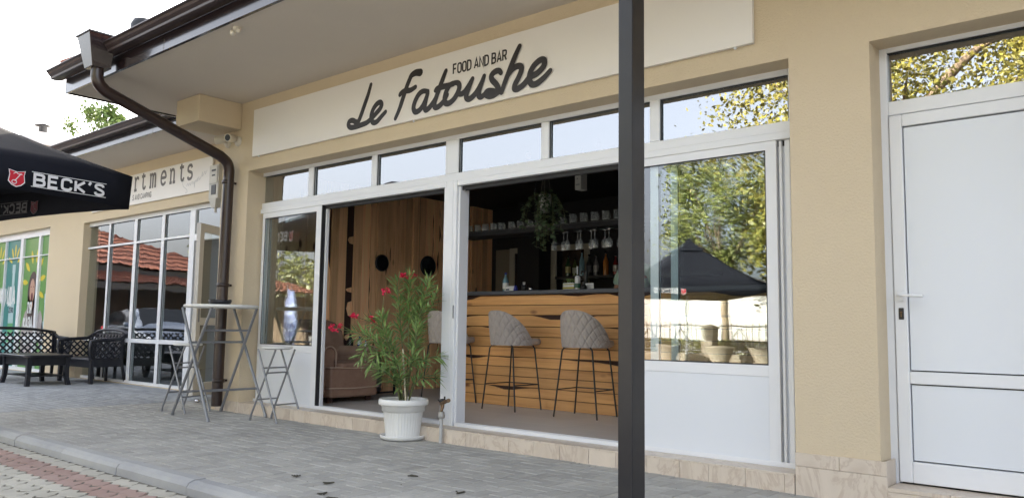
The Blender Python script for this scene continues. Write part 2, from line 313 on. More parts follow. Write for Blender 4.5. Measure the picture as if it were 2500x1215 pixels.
GL = {  # strokes in a unit cell, ('s' = smooth curve)
 'F': (.46, [(0,0),(0,1),(.46,1)], [(0,.52),(.4,.52)]),
 'O': (.50, ['s',(.25,1),(.06,.92),(0,.75),(0,.25),(.06,.08),(.25,0),(.44,.08),(.5,.25),(.5,.75),(.44,.92),(.25,1)],),
 'D': (.50, [(.25,0),(0,0),(0,1),(.25,1)], ['s',(.25,1),(.44,.9),(.5,.7),(.5,.3),(.44,.1),(.25,0)]),
 'A': (.54, [(0,0),(.27,1),(.54,0)], [(.1,.28),(.44,.28)]),
 'N': (.50, [(0,0),(0,1),(.5,0),(.5,1)],),
 'B': (.50, [(.28,.52),(0,.52),(0,1),(.28,1)], ['s',(.28,1),(.44,.93),(.46,.76),(.42,.58),(.28,.52)], [(.28,0),(0,0),(0,.5)], ['s',(.28,.52),(.46,.45),(.5,.25),(.46,.07),(.28,0)]),
 'R': (.50, [(0,0),(0,1),(.28,1)], ['s',(.28,1),(.45,.92),(.47,.74),(.43,.54),(.28,.47),(.1,.47)], [(.27,.47),(.5,0)]),
 'S': (.48, ['s',(.46,.78),(.42,.94),(.24,1),(.06,.93),(.02,.74),(.12,.6),(.34,.46),(.47,.3),(.44,.08),(.24,0),(.05,.06),(.0,.24)],),
 'C': (.48, ['s',(.48,.72),(.44,.93),(.25,1),(.06,.93),(0,.75),(0,.25),(.06,.07),(.25,0),(.44,.07),(.48,.28)],),
 'M': (.64, [(0,0),(0,1),(.32,.25),(.64,1),(.64,0)],),
 'P': (.48, [(0,0),(0,1),(.28,1)], ['s',(.28,1),(.44,.92),(.47,.72),(.43,.52),(.28,.45),(.1,.45)]),
 'I': (.0, [(0,0),(0,1)],),
 'G': (.50, ['s',(.48,.74),(.44,.93),(.25,1),(.06,.93),(0,.75),(0,.25),(.06,.07),(.25,0),(.44,.07),(.5,.3)], [(.5,.0),(.5,.45),(.28,.45)]),
 'E': (.46, [(.46,0),(0,0),(0,1),(.46,1)], [(0,.52),(.4,.52)]),
 'K': (.50, [(0,0),(0,1)], [(.5,1),(.06,.48),(.52,0)]),
 "'": (.12, [(.1,1.1),(.0,.8)],),
 'Z': (.48, [(0,1),(.48,1),(0,0),(.48,0)],),
 'T': (.50, [(0,1),(.5,1)], [(.25,1),(.25,0)]),
 'Я': (.50, [(.5,0),(.5,1),(.22,1)], ['s',(.22,1),(.05,.92),(.03,.74),(.07,.54),(.22,.47),(.4,.47)], [(.23,.47),(0,0)]),
 'З': (.46, ['s',(.02,.8),(.08,.95),(.25,1),(.42,.9),(.42,.65),(.3,.53),(.2,.52)], ['s',(.2,.52),(.34,.5),(.46,.38),(.46,.15),(.3,0),(.1,.02),(0,.2)]),
 'Д': (.56, [(0,-.14),(0,0),(.56,0),(.56,-.14)], [(.08,0),(.18,1),(.46,1),(.46,0)]),
 'И': (.50, [(0,1),(0,0),(.5,1),(.5,0)],),
 'Ж': (.8, [(.4,0),(.4,1)], [(0,1),(.34,.5),(0,0)], [(.8,1),(.46,.5),(.8,0)]),
 # lower-case typewriter letters
 'a': (.56, ['s',(.05,.56),(.15,.68),(.32,.68),(.42,.55),(.42,.2),(.43,.04),(.58,.02)], ['s',(.42,.4),(.2,.4),(.02,.3),(.02,.1),(.15,0),(.32,.04),(.42,.18)]),
 'p': (.56, [(.12,.68),(.12,-.3)], [(0,-.3),(.28,-.3)], [(0,.68),(.12,.68)], ['s',(.12,.5),(.22,.66),(.4,.66),(.54,.5),(.54,.2),(.4,.02),(.22,.02),(.12,.16)]),
 'r': (.50, [(.12,.68),(.12,0)], [(0,0),(.32,0)], [(0,.68),(.12,.68)], ['s',(.12,.42),(.2,.6),(.34,.68),(.46,.64),(.47,.55)]),
 't': (.46, ['s',(.18,.86),(.18,.5),(.18,.14),(.26,.01),(.4,.02),(.46,.14)], [(0,.68),(.42,.68)]),
 'm': (.80, [(.12,.68),(.12,0)], [(0,0),(.22,0)], [(0,.68),(.12,.68)], ['s',(.12,.5),(.2,.66),(.34,.66),(.4,.52),(.4,0)], ['s',(.4,.5),(.5,.66),(.62,.66),(.68,.52),(.68,0)], [(.33,0),(.48,0)], [(.6,0),(.78,0)]),
 'e': (.54, ['s',(.04,.36),(.5,.36),(.5,.52),(.38,.67),(.18,.67),(.04,.5),(.03,.2),(.14,.03),(.34,0),(.52,.12)],),
 'n': (.60, [(.12,.68),(.12,0)], [(0,0),(.26,0)], [(0,.68),(.12,.68)], ['s',(.12,.48),(.22,.66),(.4,.66),(.48,.5),(.48,0)], [(.36,0),(.62,0)]),
 's': (.48, ['s',(.44,.54),(.36,.67),(.16,.68),(.04,.58),(.06,.42),(.24,.35),(.42,.28),(.46,.12),(.34,0),(.12,0),(.02,.12)],),
}
def text(mb, s, mp, u0, v0, h, wd, sp=.18, xs=1.0, adv=None, space=.34, cap=False):
    """write a word with stroke letters; u0,v0 = lower-left, h = cap height"""
    u = u0; d = 0
    for i, ch in enumerate(s):
        if ch == ' ': u += space*h*xs; continue
        g = GL[{'Т':'T','К':'K','А':'A'}.get(ch, ch)]
        if adv: u = u0+adv[i]
        for k, st in enumerate(g[1:]):
            if st[0] == 's': pts = cr(st[1:], 4)
            else: pts = st
            ribbon(mb, [(u+p[0]*h*xs, v0+p[1]*h) for p in pts], wd, mp, d0=k*.0006, dstep=.00002, cap=cap)
        u += (g[0]+sp)*h*xs
    return u

def text_parts(name, mt, parent, s, mp, u0, v0, h, wd, sp=.18, xs=1.0, adv=None, space=.34, fit=None, cap=False):
    """a word whose letters are parts of their own; fit = total width"""
    if fit: xs = xs*fit/(text(MB(), s, mp, 0, 0, h, wd, sp, xs, None, space)-sp*h*xs)
    u = u0
    for i, ch in enumerate(s):
        if ch == ' ': u += space*h*xs; continue
        m = MB(); nx = text(m, ch, mp, adv[i] if adv else u, v0, h, wd, sp, xs, None, space, cap); m.build(name, mt, parent); u = nx
# ================================================================== SETTING: ground, road, kerb, pavement
o = struct(MB().add([(-260,-260,-.30),(260,-260,-.30),(260,260,-.30),(-260,260,-.30)], [(0,1,2,3)]).build('ground', GROUND))
road = struct(MB().box(-60, 40, -24, -2.40, -.29, -.086).build('road', [ROADJ]))
road_far = struct(MB().box(-60, 40, -21, -4.2, -.0855, -.081).build('road_surface', GROUND))
tp = lambda t: 2*abs(2*(t-math.floor(t+.5)))-1          # triangle wave -1..1
def road_paver_mesh(name, mt):
    l, wd, am = .262, .130, .022; g = .006
    def edge(n, f): return [f(i/n) for i in range(n+1)]
    bot = edge(8, lambda t: Vector((g+(l-2*g)*t, am*tp(t*2)+g, 0)))
    rgt = edge(4, lambda t: Vector((l-g+am*.7*math.sin(t*2*PI), g+am+(wd-2*g)*t, 0)))
    top = edge(8, lambda t: Vector((l-g-(l-2*g)*t, wd-g+am*tp((1-t)*2), 0)))
    lft = edge(4, lambda t: Vector((g+am*.7*math.sin((1-t)*2*PI), wd-g+am-(wd-2*g)*t, 0)))
    P = bot[:-1]+[Vector((p.x, p.y, 0)) for p in rgt[1:-1]]+top[:-1]+[Vector((p.x, p.y, 0)) for p in lft[1:-1]]
    c = sum(P, Vector())/len(P); inn = [c+(p-c)*.955 for p in P]; n = len(P)
    m = MB(); m.add([(p.x,p.y,0) for p in inn]+[(p.x,p.y,-.006) for p in P]+[(p.x,p.y,-.02) for p in P],
        [tuple(range(n))]+[(i+n,(i+1)%n+n,(i+1)%n,i) for i in range(n)]+[(i+2*n,(i+1)%n+2*n,(i+1)%n+n,i+n) for i in range(n)])
    return m
def to_mesh(m, name, mt):
    me = bpy.data.meshes.new(name); me.from_pydata(m.v, [], m.f); me.materials.append(mt); return me
rpm = road_paver_mesh('road_paver', ROADP); me_rp = to_mesh(rpm, 'road_paver', ROADP); me_rr = to_mesh(rpm, 'road_paver', ROADR)
def infr(p, pad=.03):
    d = Vector(p)-CAM; z = d.dot(fw)
    if z < .2: return None
    x = d.dot(rt)/z*1981.6/1250; y = d.dot(up)/z*1981.6/607.5
    return z if abs(x) < 1+pad and abs(y) < 1+pad*2 else None
cells = []
for j in range(0, 16):
    y = -2.425-.130*(j+1)-.022
    for i in range(-44, 4):
        x = -3.2+i*.262+(.131 if j % 2 else 0)
        red = abs(y+.065+2.72) < .10
        cells.append((x, y, red, infr((x+.11, y+.06, -.08))))
vis = sorted([c for c in cells if c[3]], key=lambda c: c[3]); near = set((c[0], c[1]) for c in vis[:295])
rest = {False: MB(), True: MB()}
for x, y, red, z in cells:
    h = -.080+random.uniform(-.0035, .0015)
    if (x, y) in near: inst('paver', me_rr if red else me_rp, (x, y, h), road)
    else: rest[red].add([(p[0]+x, p[1]+y, p[2]+h) for p in rpm.v], rpm.f)
rest[False].build('far_pavers', ROADP, road, kind='stuff'); rest[True].build('far_red_pavers', ROADR, road, kind='stuff')
kerb = struct(MB().box(-24, 8, -2.41, -2.30, -.28, -.03).build('kerb', ROADJ))
x = 6.0; k = 0
while x > -21:
    L = 1.0; m = MB(); yb, yf = -2.292, -2.424; dz = random.uniform(-.003, .003); dy = random.uniform(-.003, .003)
    prof = [(yb, -.02), (yb, .002), (yf+.055, .003), (yf+.018, -.012), (yf, -.035), (yf, -.12)]
    m.prism([(x-L+.004, a+dy, b+dz) for a, b in prof], (0,0,0), (L-.008, 0, 0)); m.build('kerb_stone', KERB, kerb); x -= L
pave = struct(MB().box(-26, 8, -2.31, 1.1, -.25, -.008).build('pavement', MORTAR))
def paver_mesh(w_, h_):
    g = .0032; c = .005; m = MB()
    a = [(g,g),(w_-g,g),(w_-g,h_-g),(g,h_-g)]; b = [(g+c,g+c),(w_-g-c,g+c),(w_-g-c,h_-g-c),(g+c,h_-g-c)]
    m.add([(p[0],p[1],0) for p in b]+[(p[0],p[1],-c) for p in a]+[(p[0],p[1],-.02) for p in a],
        [(0,1,2,3)]+[(i+4,(i+1)%4+4,(i+1)%4,i) for i in range(4)]+[(i+8,(i+1)%4+8,(i+1)%4+4,i+4) for i in range(4)])
    return m
Wd = .105; cl = []
for i in range(-140, 160):
    for j in range(-40, 45):
        bx, by = (i+4*j)*Wd, i*Wd
        for (x0, y0, x1, y1) in ((bx-4, by, bx-4+2*Wd, by+Wd), (bx-4+2*Wd, by-Wd, bx-4+3*Wd, by+Wd)):
            x0 = max(x0, -10.15); x1 = min(x1, 3.2); y0 = max(y0, -2.29); y1 = min(y1, .0)
            if x1-x0 > .02 and y1-y0 > .02: cl.append((x0, y0, x1, y1, 0))
for j in range(32):
    y0 = -2.29+j*Wd
    for i in range(60):
        x1 = -10.155-i*.21+(.105 if j % 2 else 0); x0 = max(x1-.21, -22.5); x1 = min(x1, -10.155); y1 = min(y0+Wd, 1.02)
        if x1-x0 > .02 and y1-y0 > .02: cl.append((x0, y0, x1, y1, 1))
for j in range(9):
    for i in range(6):
        x1 = -9.0-i*.21; x0 = max(x1-.21, -10.15); y0 = .0+j*Wd; y1 = min(y0+Wd, .95)
        if x1-x0 > .02: cl.append((x0, y0, x1, y1, 0))
sc_ = []
for c_ in cl:
    z = infr(((c_[0]+c_[2])/2, (c_[1]+c_[3])/2, 0)); sc_.append((z if z else 1e3, c_))
sc_.sort(key=lambda q: q[0]); pm = {}; pj = [MB(), MB()]
for n_, (z, c_) in enumerate(sc_):
    x0, y0, x1, y1, kd = c_; key = (round(x1-x0, 3), round(y1-y0, 3)); h = random.uniform(-.0028, .0018)
    if n_ < 295 and z < 900:
        if key not in pm: pm[key] = to_mesh(paver_mesh(*key), 'paver', PAVER)
        inst('paver', pm[key], (x0, y0, h), pave)
    else:
        q = paver_mesh(*key); pj[kd].add([(p[0]+x0, p[1]+y0, p[2]+h) for p in q.v], q.f)
pj[0].build('far_pavers', PAVERJ, pave, kind='stuff'); pj[1].build('blue_grey_pavers', PAVERB, pave, kind='stuff')

# ================================================================== MAIN BUILDING
bar = thing('bar_building', 'cream rendered bar building with wide glazed sliding front and brown eaves', 'building', (-5, 0, 0))
WX0, WX1, HEAD, SOF = -9.04, 3.4, 2.785, 3.62
m = MB(); wallgrid(m, WX0, WX1, -.2, SOF, 0, .34, [(-8.46, -2.01, .085, HEAD), (-1.505, -.50, .085, HEAD)])
m.build('front_wall', CREAM, bar)
m = MB(); m.box(WX0, WX0+.25, .342, 7.5, -.2, SOF); m.box(WX1-.25, WX1, .342, 7.5, -.2, SOF); m.box(WX0, WX1, 7.502, 7.8, -.2, SOF); m.build('outer_wall', CREAM, bar)
m = MB(); m.add([(-9.83,-1.50,SOF),(5.2,-1.50,SOF),(5.2,9.2,SOF),(-9.83,9.2,SOF)], [(3,2,1,0)]); m.add([(-9.83,-1.50,SOF+.03),(5.2,-1.50,SOF+.03),(5.2,9.2,SOF+.03),(-9.83,9.2,SOF+.03)], [(0,1,2,3)])
m.build('soffit', SOFFIT, bar)
MB().box(-9.18, -8.655, -.55, -.002, 3.305, 3.618).build('corbel', CREAM, bar, bevel=.006)
# fascia boards with visible joints
for a, b in ((-9.85, -7.52), (-7.515, -4.6), (-4.595, -1.6), (-1.595, 5.2)):
    MB().box(a, b, -1.535, -1.502, SOF-.012, 3.87).build('fascia', BROWN, bar, bevel=.002)
MB().box(-9.875, -9.852, -1.535, 9.2, SOF-.012, 3.85).build('side_fascia', BROWN, bar)
gp = [(-1.538, 3.775), (-1.60, 3.763), (-1.645, 3.763), (-1.66, 3.770), (-1.664, 3.79), (-1.69, 3.815), (-1.702, 3.835), (-1.722, 3.846), (-1.720, 3.856), (-1.706, 3.852)]
def gutter(mb, prof, x0, x1, th=.003):
    inner = [(p[0]+.003 if p[0] < -1.6 else p[0], p[1]+.004) for p in prof]
    poly = prof+inner[::-1]; n = len(poly)
    vs = [(x0, a, b) for a, b in poly]+[(x1, a, b) for a, b in poly]; mb.add(vs, [(i, (i+1)%n, (i+1)%n+n, i+n) for i in range(n)])
    mb.add([(x0, a, b) for a, b in prof]+[(x0, -1.538, 3.85)], [tuple(range(len(prof)+1))])
m = MB(); gutter(m, gp, -9.98, 5.2); m.build('gutter', GUTT, bar)
# rainwater hopper under the gutter
m = MB(); cx = -8.60; t4 = [(cx-.16,-1.86,3.925),(cx+.15,-1.86,3.925),(cx+.15,-1.60,3.925),(cx-.16,-1.60,3.925)]; b4 = [(cx-.10,-1.79,3.60),(cx+.09,-1.79,3.60),(cx+.09,-1.60,3.60),(cx-.10,-1.60,3.60)]
m.add(t4+b4, [(0,1,5,4),(1,2,6,5),(2,3,7,6),(3,0,4,7),(4,5,6,7)]); m.box(cx-.175, cx+.165, -1.875, -1.60, 3.925, 3.945)
m.build('hopper', BROWN, bar, bevel=.004)
pts = [(-8.60,-1.70,3.62),(-8.60,-1.70,3.52)]+[tuple(p) for p in cr([(-8.60,-1.70,3.52),(-8.60,-1.675,3.45),(-8.61,-1.60,3.39)], 4)][1:]
pts += [(-8.69,-.33,2.985)]+[tuple(p) for p in cr([(-8.695,-.24,2.955),(-8.70,-.14,2.89),(-8.705,-.105,2.80)], 4)]+[(-8.71,-.105,2.7),(-8.735,-.105,.06)]
MB().tube(pts, .062, 18).build('downpipe', PIPE, bar)
m = MB()
for z in (2.66, 1.45, .35): m.lathe((-8.72,-.105,z), [(.062,-.02),(.070,-.02),(.070,.02),(.062,.02)], 18); m.box(-8.73,-8.71,-.045,-.001,z-.012,z+.012)
m.build('pipe_clamp', PIPE, bar)
# roof: courses of clay tiles on the front slope
m = MB(); n = 60; zr = 6.35
m.add([(-9.86,-1.50,3.85),(5.3,-1.50,3.85),(1.2,3.9,zr),(-4.2,3.9,zr),(-9.9,9.4,3.94),(5.3,9.4,3.94)], [(0,1,2,3),(5,4,3,2),(4,0,3),(1,5,2)])
roof = m.build('roof', CLAY, bar)
tile = MB()
for k in range(7):
    a = PI*k/6; tile.add([], [])
tv = [( -.09*math.cos(PI*k/6), 0, .055*math.sin(PI*k/6)) for k in range(7)]; tw = [(x*.9, .40, z*.9) for x, y, z in tv]
tile.add(tv+tw+[(x*.88, 0, z*.86) for x, y, z in tv], [(k, k+1, k+8, k+7) for k in range(6)]+[(k+14, k+15, k+1, k) for k in range(6)], True)
me_t = to_mesh(tile, 'roof_tile', CLAY); sl = math.atan2(zr-3.94, 5.5)
for i in range(66):
    x = -9.72+i*.228
    if x > 5.2: break
    q = inst('roof_tile', me_t, (x, -1.50, 3.865+random.uniform(-.004, .004)), roof); q.rotation_euler = (sl, 0, random.uniform(-.02, .02))
for i in range(24):   # ridge of the hip running up from the left corner
    t = i/24; q = inst('hip_tile', me_t, (-9.86+5.66*t, -1.56+5.4*t, 3.915+2.42*t), roof); q.rotation_euler = (.42, 0, -.80); q.scale = (1.25, 1.0, 1.35)
MB().lathe((-6.28,-1.05,4.05), [(.0,.62),(.11,.62),(.11,.56),(.075,.55),(.075,-.1)], 14).build('roof_vent', BROWN, bar)
MB().lathe((-8.3,-1.40,4.02), [(.0,.13),(.09,.12),(.12,.06),(.12,0)], 14).build('vent_cap', BLACKM, bar)

# plinth: travertine tiles
pl = MB().box(-8.9, -1.49, -.004, .19, -.15, .098).build('plinth', GROUT, bar)
random.seed(3); x = -8.46
tm = {}
while x < -2.03:
    L = random.choice((.24, .27, .22, .26)); L = min(L, -2.015-x)
    if L < .05: break
    d = random.uniform(0, .003)
    MB().box(x+.0012, x+L-.0012, -.016-d, -.0045, -.02, .106).build('tile', TILE, pl, bevel=.0015); x += L
x = -8.46
while x < -2.03:
    L = min(.34, -2.015-x)
    if L < .05: break
    MB().box(x+.0012, x+L-.0012, -.018, .188, .1065, .119).build('tile', TILE, pl, bevel=.0015); x += L
for a, b, z0, z1, y in ((-8.94,-8.70,-.02,.10,-.014),(-8.697,-8.47,-.02,.12,-.014),(-2.008,-1.468,-.02,.172,-.022),(-2.008,-1.74,.174,.254,-.020),(-1.737,-1.468,.174,.256,-.022)):
    MB().box(a, b, y, -.001, z0, z1).build('tile', TILE, pl, bevel=.0015)
MB().box(-1.490, -1.478, -.010, .19, .10, .254).build('tile', TILE, pl)
x = -1.47
while x < 1:
    MB().box(x+.001, x+.329, -.018, .20, .09, .112).build('tile', TILE, pl, bevel=.0015); MB().box(x+.001, x+.329, -.016, -.0045, -.02, .088).build('tile', TILE, pl, bevel=.0015); x += .33
MB().box(-1.49, WX1, -.004, .21, -.15, .088).build('step_core', GROUT, pl)

# ---- glazing frame: outer frame, transom bars, central mullion
FY0, FY1 = .20, .275
fr = MB()
def bars(m, lst, y0=FY0, y1=FY1):
    for a, b, c, d in lst: m.box(a, b, y0, y1, c, d)
bars(fr, [(-8.60,-8.54,.10,HEAD+.05),(-2.095,-2.0,2.425,HEAD+.05),(-8.539,-2.096,2.745,HEAD+.05),(-8.539,-2.0,2.352,2.424)])
bars(fr, [(-7.56,-7.465,2.425,2.744),(-6.47,-6.388,2.425,2.744),(-5.39,-5.222,2.425,2.744),(-4.242,-4.157,2.425,2.744),(-3.178,-3.092,2.425,2.744)])
fr.build('transom_frame', WHITE, bar, bevel=.004)
g = MB()
for a, b in ((-8.54,-7.56),(-7.465,-6.47),(-6.388,-5.39),(-5.222,-4.242),(-4.157,-3.178),(-3.092,-2.096)):
    m = MB(); m.box(a+.001, b-.001, .232, .238, 2.425, 2.744); p = m.build('transom_pane', GLASST, bar)
    q = MB(); q.box(a, b, .214, .222, 2.739, 2.7435); q.box(a, a+.006, .214, .222, 2.426, 2.738); q.box(b-.006, b, .214, .222, 2.426, 2.738); q.build('gasket', SEAL, p)
trk = MB()
bars(trk, [(-8.539,-5.36,2.30,2.351),(-5.21,-2.0,2.30,2.351)], .185, .30)
bars(trk, [(-5.385,-5.27,.10,2.351),(-5.268,-5.222,.10,2.351)], .19, .32)
bars(trk, [(-5.221,-5.195,.12,2.299)], .21, .33)
bars(trk, [(-2.135,-2.098,.10,2.299),(-2.175,-2.155,.10,2.299)], .215, .33); bars(trk, [(-2.097,-2.0,.10,2.351)], .23, .33)
bars(trk, [(-8.539,-8.50,.10,2.299)], .19, .33); bars(trk, [(-8.48,-8.455,.10,2.299)], .22, .33)
trk.build('door_frame', WHITE, bar, bevel=.003)
sil = MB(); 
for a, b in ((-8.539,-5.386),(-5.194,-2.0)):
    sil.box(a, b, .19, .34, .10, .122); sil.box(a, b, .19, .203, .1225, .15); sil.box(a, b, .238, .246, .1225, .146); sil.box(a, b, .285, .293, .1225, .146)
sil.build('sill_track', WHITE, bar)
m = MB()
for a, b in ((-8.539,-5.386),(-5.194,-2.0)): m.box(a, b, .2035, .2375, .1221, .1245); m.box(a, b, .2465, .2845, .1221, .1245)
m.build('groove_shade', mat('groove_shade_grey', (.22,.22,.23), .5), bar)  # grey strips laid between the track ridges, painting the shade of the grooves
m = MB(); m.box(-8.539,-5.386,.235,.24,2.262,2.2995); m.box(-5.194,-2.0,.235,.24,2.262,2.2995); m.box(-8.539,-5.386,.275,.28,2.262,2.2995); m.box(-5.194,-2.0,.275,.28,2.262,2.2995); m.build('head_track', SEAL, bar)
def sliding(x0, x1, y, gx0, gx1, z0=.128, z1=2.305, gz0=.775, gz1=2.24, hside=1):
    t = bpy.data.objects.new('sliding_door', None); C.objects.link(t); t.parent = bar; OFF[t.name] = OFF[bar.name]
    m = MB(); d = .034
    m.box(x0, gx0, y, y+d, z0, z1); m.box(gx1, x1, y, y+d, z0, z1); m.box(gx0, gx1, y, y+d, gz1, z1); m.box(gx0, gx1, y, y+d, gz0-.075, gz0); m.box(gx0, gx1, y, y+d, z0, z0+.002)
    m.build('door_leaf_frame', WHITE, t, bevel=.003)
    MB().box(gx0+.001, gx1-.001, y+.002, y+d-.002, z0+.003, gz0-.0765).build('infill_panel', WHITEP, t)
    MB().box(gx0+.001, gx1-.001, y+.013, y+.019, gz0, gz1).build('pane', GLASS, t)
    q = MB(); e = .007; q.box(gx0, gx1, y+.001, y+.006, gz1-e, gz1); q.box(gx0, gx1, y+.001, y+.006, gz0, gz0+e); q.box(gx0, gx0+e, y+.001, y+.006, gz0+e, gz1-e); q.box(gx1-e, gx1, y+.001, y+.006, gz0+e, gz1-e); q.build('gasket', SEAL, t)
    return t
sliding(-8.425, -7.285, .196, -8.375, -7.375)
sliding(-3.33, -2.186, .196, -3.26, -2.262)
sliding(-8.46, -7.25, .244, -8.36, -7.34); sliding(-3.20, -2.14, .244, -3.13, -2.23); sliding(-3.05, -2.14, .288, -2.99, -2.23)
MB().box(-7.29, -7.272, .198, .244, .13, 2.30).build('brush_seal', SEAL, bar)
MB().box(-5.234, -5.226, .178, .19, 1.08, 1.20).build('lock_plate', STEEL, bar, bevel=.002)

# ---- solid white side door at the right
dr = MB(); bars(dr, [(-1.51,-1.462,.10,HEAD+.04),(-.56,-.49,.10,HEAD+.04),(-1.461,-.561,2.757,HEAD+.04),(-1.461,-.561,2.352,2.44)], .20, .275); dr.build('side_door_frame', WHITE, bar, bevel=.004)
MB().box(-1.46,-.562,.232,.238,2.441,2.756).build('transom_pane', GLASST, bar)
MB().box(-1.46,-.562,.214,.222,2.75,2.7565).build('transom_gasket', SEAL, bar)
sdo = bpy.data.objects.new('side_door', None); C.objects.link(sdo); sdo.parent = bar; OFF[sdo.name] = OFF[bar.name]
m = MB(); y0, y1 = .188, .25
bars(m, [(-1.456,-1.383,.122,2.346),(-.64,-.566,.122,2.346),(-1.382,-.641,2.272,2.346),(-1.382,-.641,.702,.775),(-1.382,-.641,.122,.245)], y0, y1); m.build('leaf_frame', WHITE, sdo, bevel=.004)
MB().box(-1.376,-.647,.204,.23,.783,2.264).build('upper_panel', WHITEP, sdo); MB().box(-1.376,-.647,.204,.23,.253,.694).build('lower_panel', WHITEP, sdo)
MB().box(-1.382,-.641,.2301,.236,.246,2.271).build('gasket', SEAL, sdo)
MB().box(-1.4615,-.561,.252,.262,.112,2.35).build('rebate', SEAL, sdo)
m = MB(); m.tube([(-1.42,.19,1.232),(-1.42,.135,1.232),(-1.41,.128,1.232),(-1.28,.128,1.222)], .0095, 8); m.box(-1.437,-1.403,.179,.187,1.195,1.265); m.build('handle', WHITE, sdo, bevel=.002)
m = MB(); m.box(-1.432,-1.402,.181,.187,1.085,1.155); m.build('lock_plate', BLACKM, sdo, bevel=.003); m = MB(); m.lathe((-1.417,.178,1.128), [(0,-.002),(.007,-.002),(.007,.01)], 10, 'y'); m.box(-1.4205,-1.4135,.177,.187,1.10,1.126); m.build('key_cylinder', BRASS, sdo)

# ---- interior shell
inn = MB(); RX0, RX1, RY1, FL, CE = -8.46, -1.52, 4.32, .13, 2.84
m = MB().box(RX0-.2, RX1+.2, .345, 7.4, -.1, .112); fl = m.build('interior_floor', GROUT, bar)
random.seed(5)
y = .345; r = 0
while y < 2.5:
    x = RX0-.15-(r % 3)*.3
    while x < RX1:
        a, b = max(x, RX0-.05), min(x+.9, RX1)
        if b-a > .05: MB().box(a+.0008, b-.0008, y+.0008, y+.4492, .1125, FL).build('floor_tile', FLOOR, fl)
        x += .9
    y += .45; r += 1
MB().box(RX0-.1, RX1, y, RY1, .1125, FL).build('rear_floor', FLOOR, bar)
MB().box(RX0-.1, RX1+.1, .345, 7.4, CE, CE+.05).build('ceiling', BLACKW, bar)
MB().box(RX0-.12, RX1+.1, RY1, RY1+.1, FL, CE).build('back_wall', BLACKW, bar)
MB().box(RX1, RX1+.1, .345, RY1, FL, CE).build('right_inner_wall', BLACKW, bar)
MB().box(RX0, RX1, .342, .36, HEAD-.02, CE).build('lintel_lining', BLACKW, bar)
MB().box(-2.02, RX1, .342, .36, FL, HEAD-.02).build('pier_lining', BLACKW, bar)
# left wall boards with waney edges over dark backing
lw = MB().box(RX0-.12, RX0-.045, .345, RY1-.002, FL, CE).build('board_wall', BARK, bar)
GAPS = ((1.485, 1.60), (2.70, 2.78)); random.seed(11); y = .36; k = 0
for a, b, c_, d_ in ((1.50,1.59,2.06,2.17),(1.49,1.57,1.43,1.50),(1.51,1.58,1.12,1.32),(1.49,1.56,.80,.9)):
    m = MB(); m.prism([(RX0-.03, b+.01, c_), (RX0-.03, b+.01, d_), (RX0-.03, a+.02, d_-.02), (RX0-.03, a, (c_+d_)/2), (RX0-.03, a+.03, c_+.01)], (0,0,0), (.012,0,0)); m.build('board_offcut', WALLW, lw)
while y < RY1-.02:
    for g0, g1 in GAPS:
        if g0-.06 < y < g1: y = g1
    wd_ = random.uniform(.105, .155); wany = k in (5, 6, 13, 20, 21) or random.random() < .08; m = MB(); N = 26; L_, R_ = [], []
    ph = random.uniform(0, 9)
    for i in range(N+1):
        z = FL+(CE-FL)*i/N; nz = noise.noise((ph, z*3.1, k)) if wany else 0; n2 = noise.noise((ph+5, z*2.3, k)) if wany else 0
        L_.append((y+.003+max(0, nz)*.11, z)); R_.append((y+wd_-.003-max(0, n2)*.10, z))
    xo = RX0-.045+random.uniform(.008, .040); poly = [(xo, a, b) for a, b in L_]+[(xo, a, b) for a, b in R_[::-1]]; n = len(poly)
    vs = [Vector(p) for p in poly]+[Vector((RX0-.044, p[1], p[2])) for p in poly]
    fs = [(i, N*2+1-i, N*2-i, i+1) for i in range(N)]+[(i, (i+1) % n, (i+1) % n+n, i+n) for i in range(n)]
    m.add(vs, fs); m.build('board', WALLW, lw); y += wd_; k += 1
# doorway casings in the dark rear wall
for x0, x1 in ((-8.10, -7.42), (-7.30, -6.62)):
    m = MB(); m.box(x0, x0+.10, RY1-.04, RY1-.002, FL, 2.21); m.box(x1-.08, x1, RY1-.04, RY1-.002, FL, 2.21); m.box(x0+.10, x1-.08, RY1-.04, RY1-.002, 2.13, 2.21)
    c_ = m.build('door_casing', BEIGEF, bar, bevel=.004); MB().box(x0+.102, x1-.082, RY1-.02, RY1-.004, FL, 2.128).build('dark_pane', DARKG, c_)
MB().box(-8.40, -8.105, RY1-.012, RY1-.001, FL, 2.2).build('beige_wall_strip', BEIGEW, bar)
MB().box(-7.72, -7.31, RY1-.30, RY1-.045, FL, CE).build('black_column', BLACKW, bar)
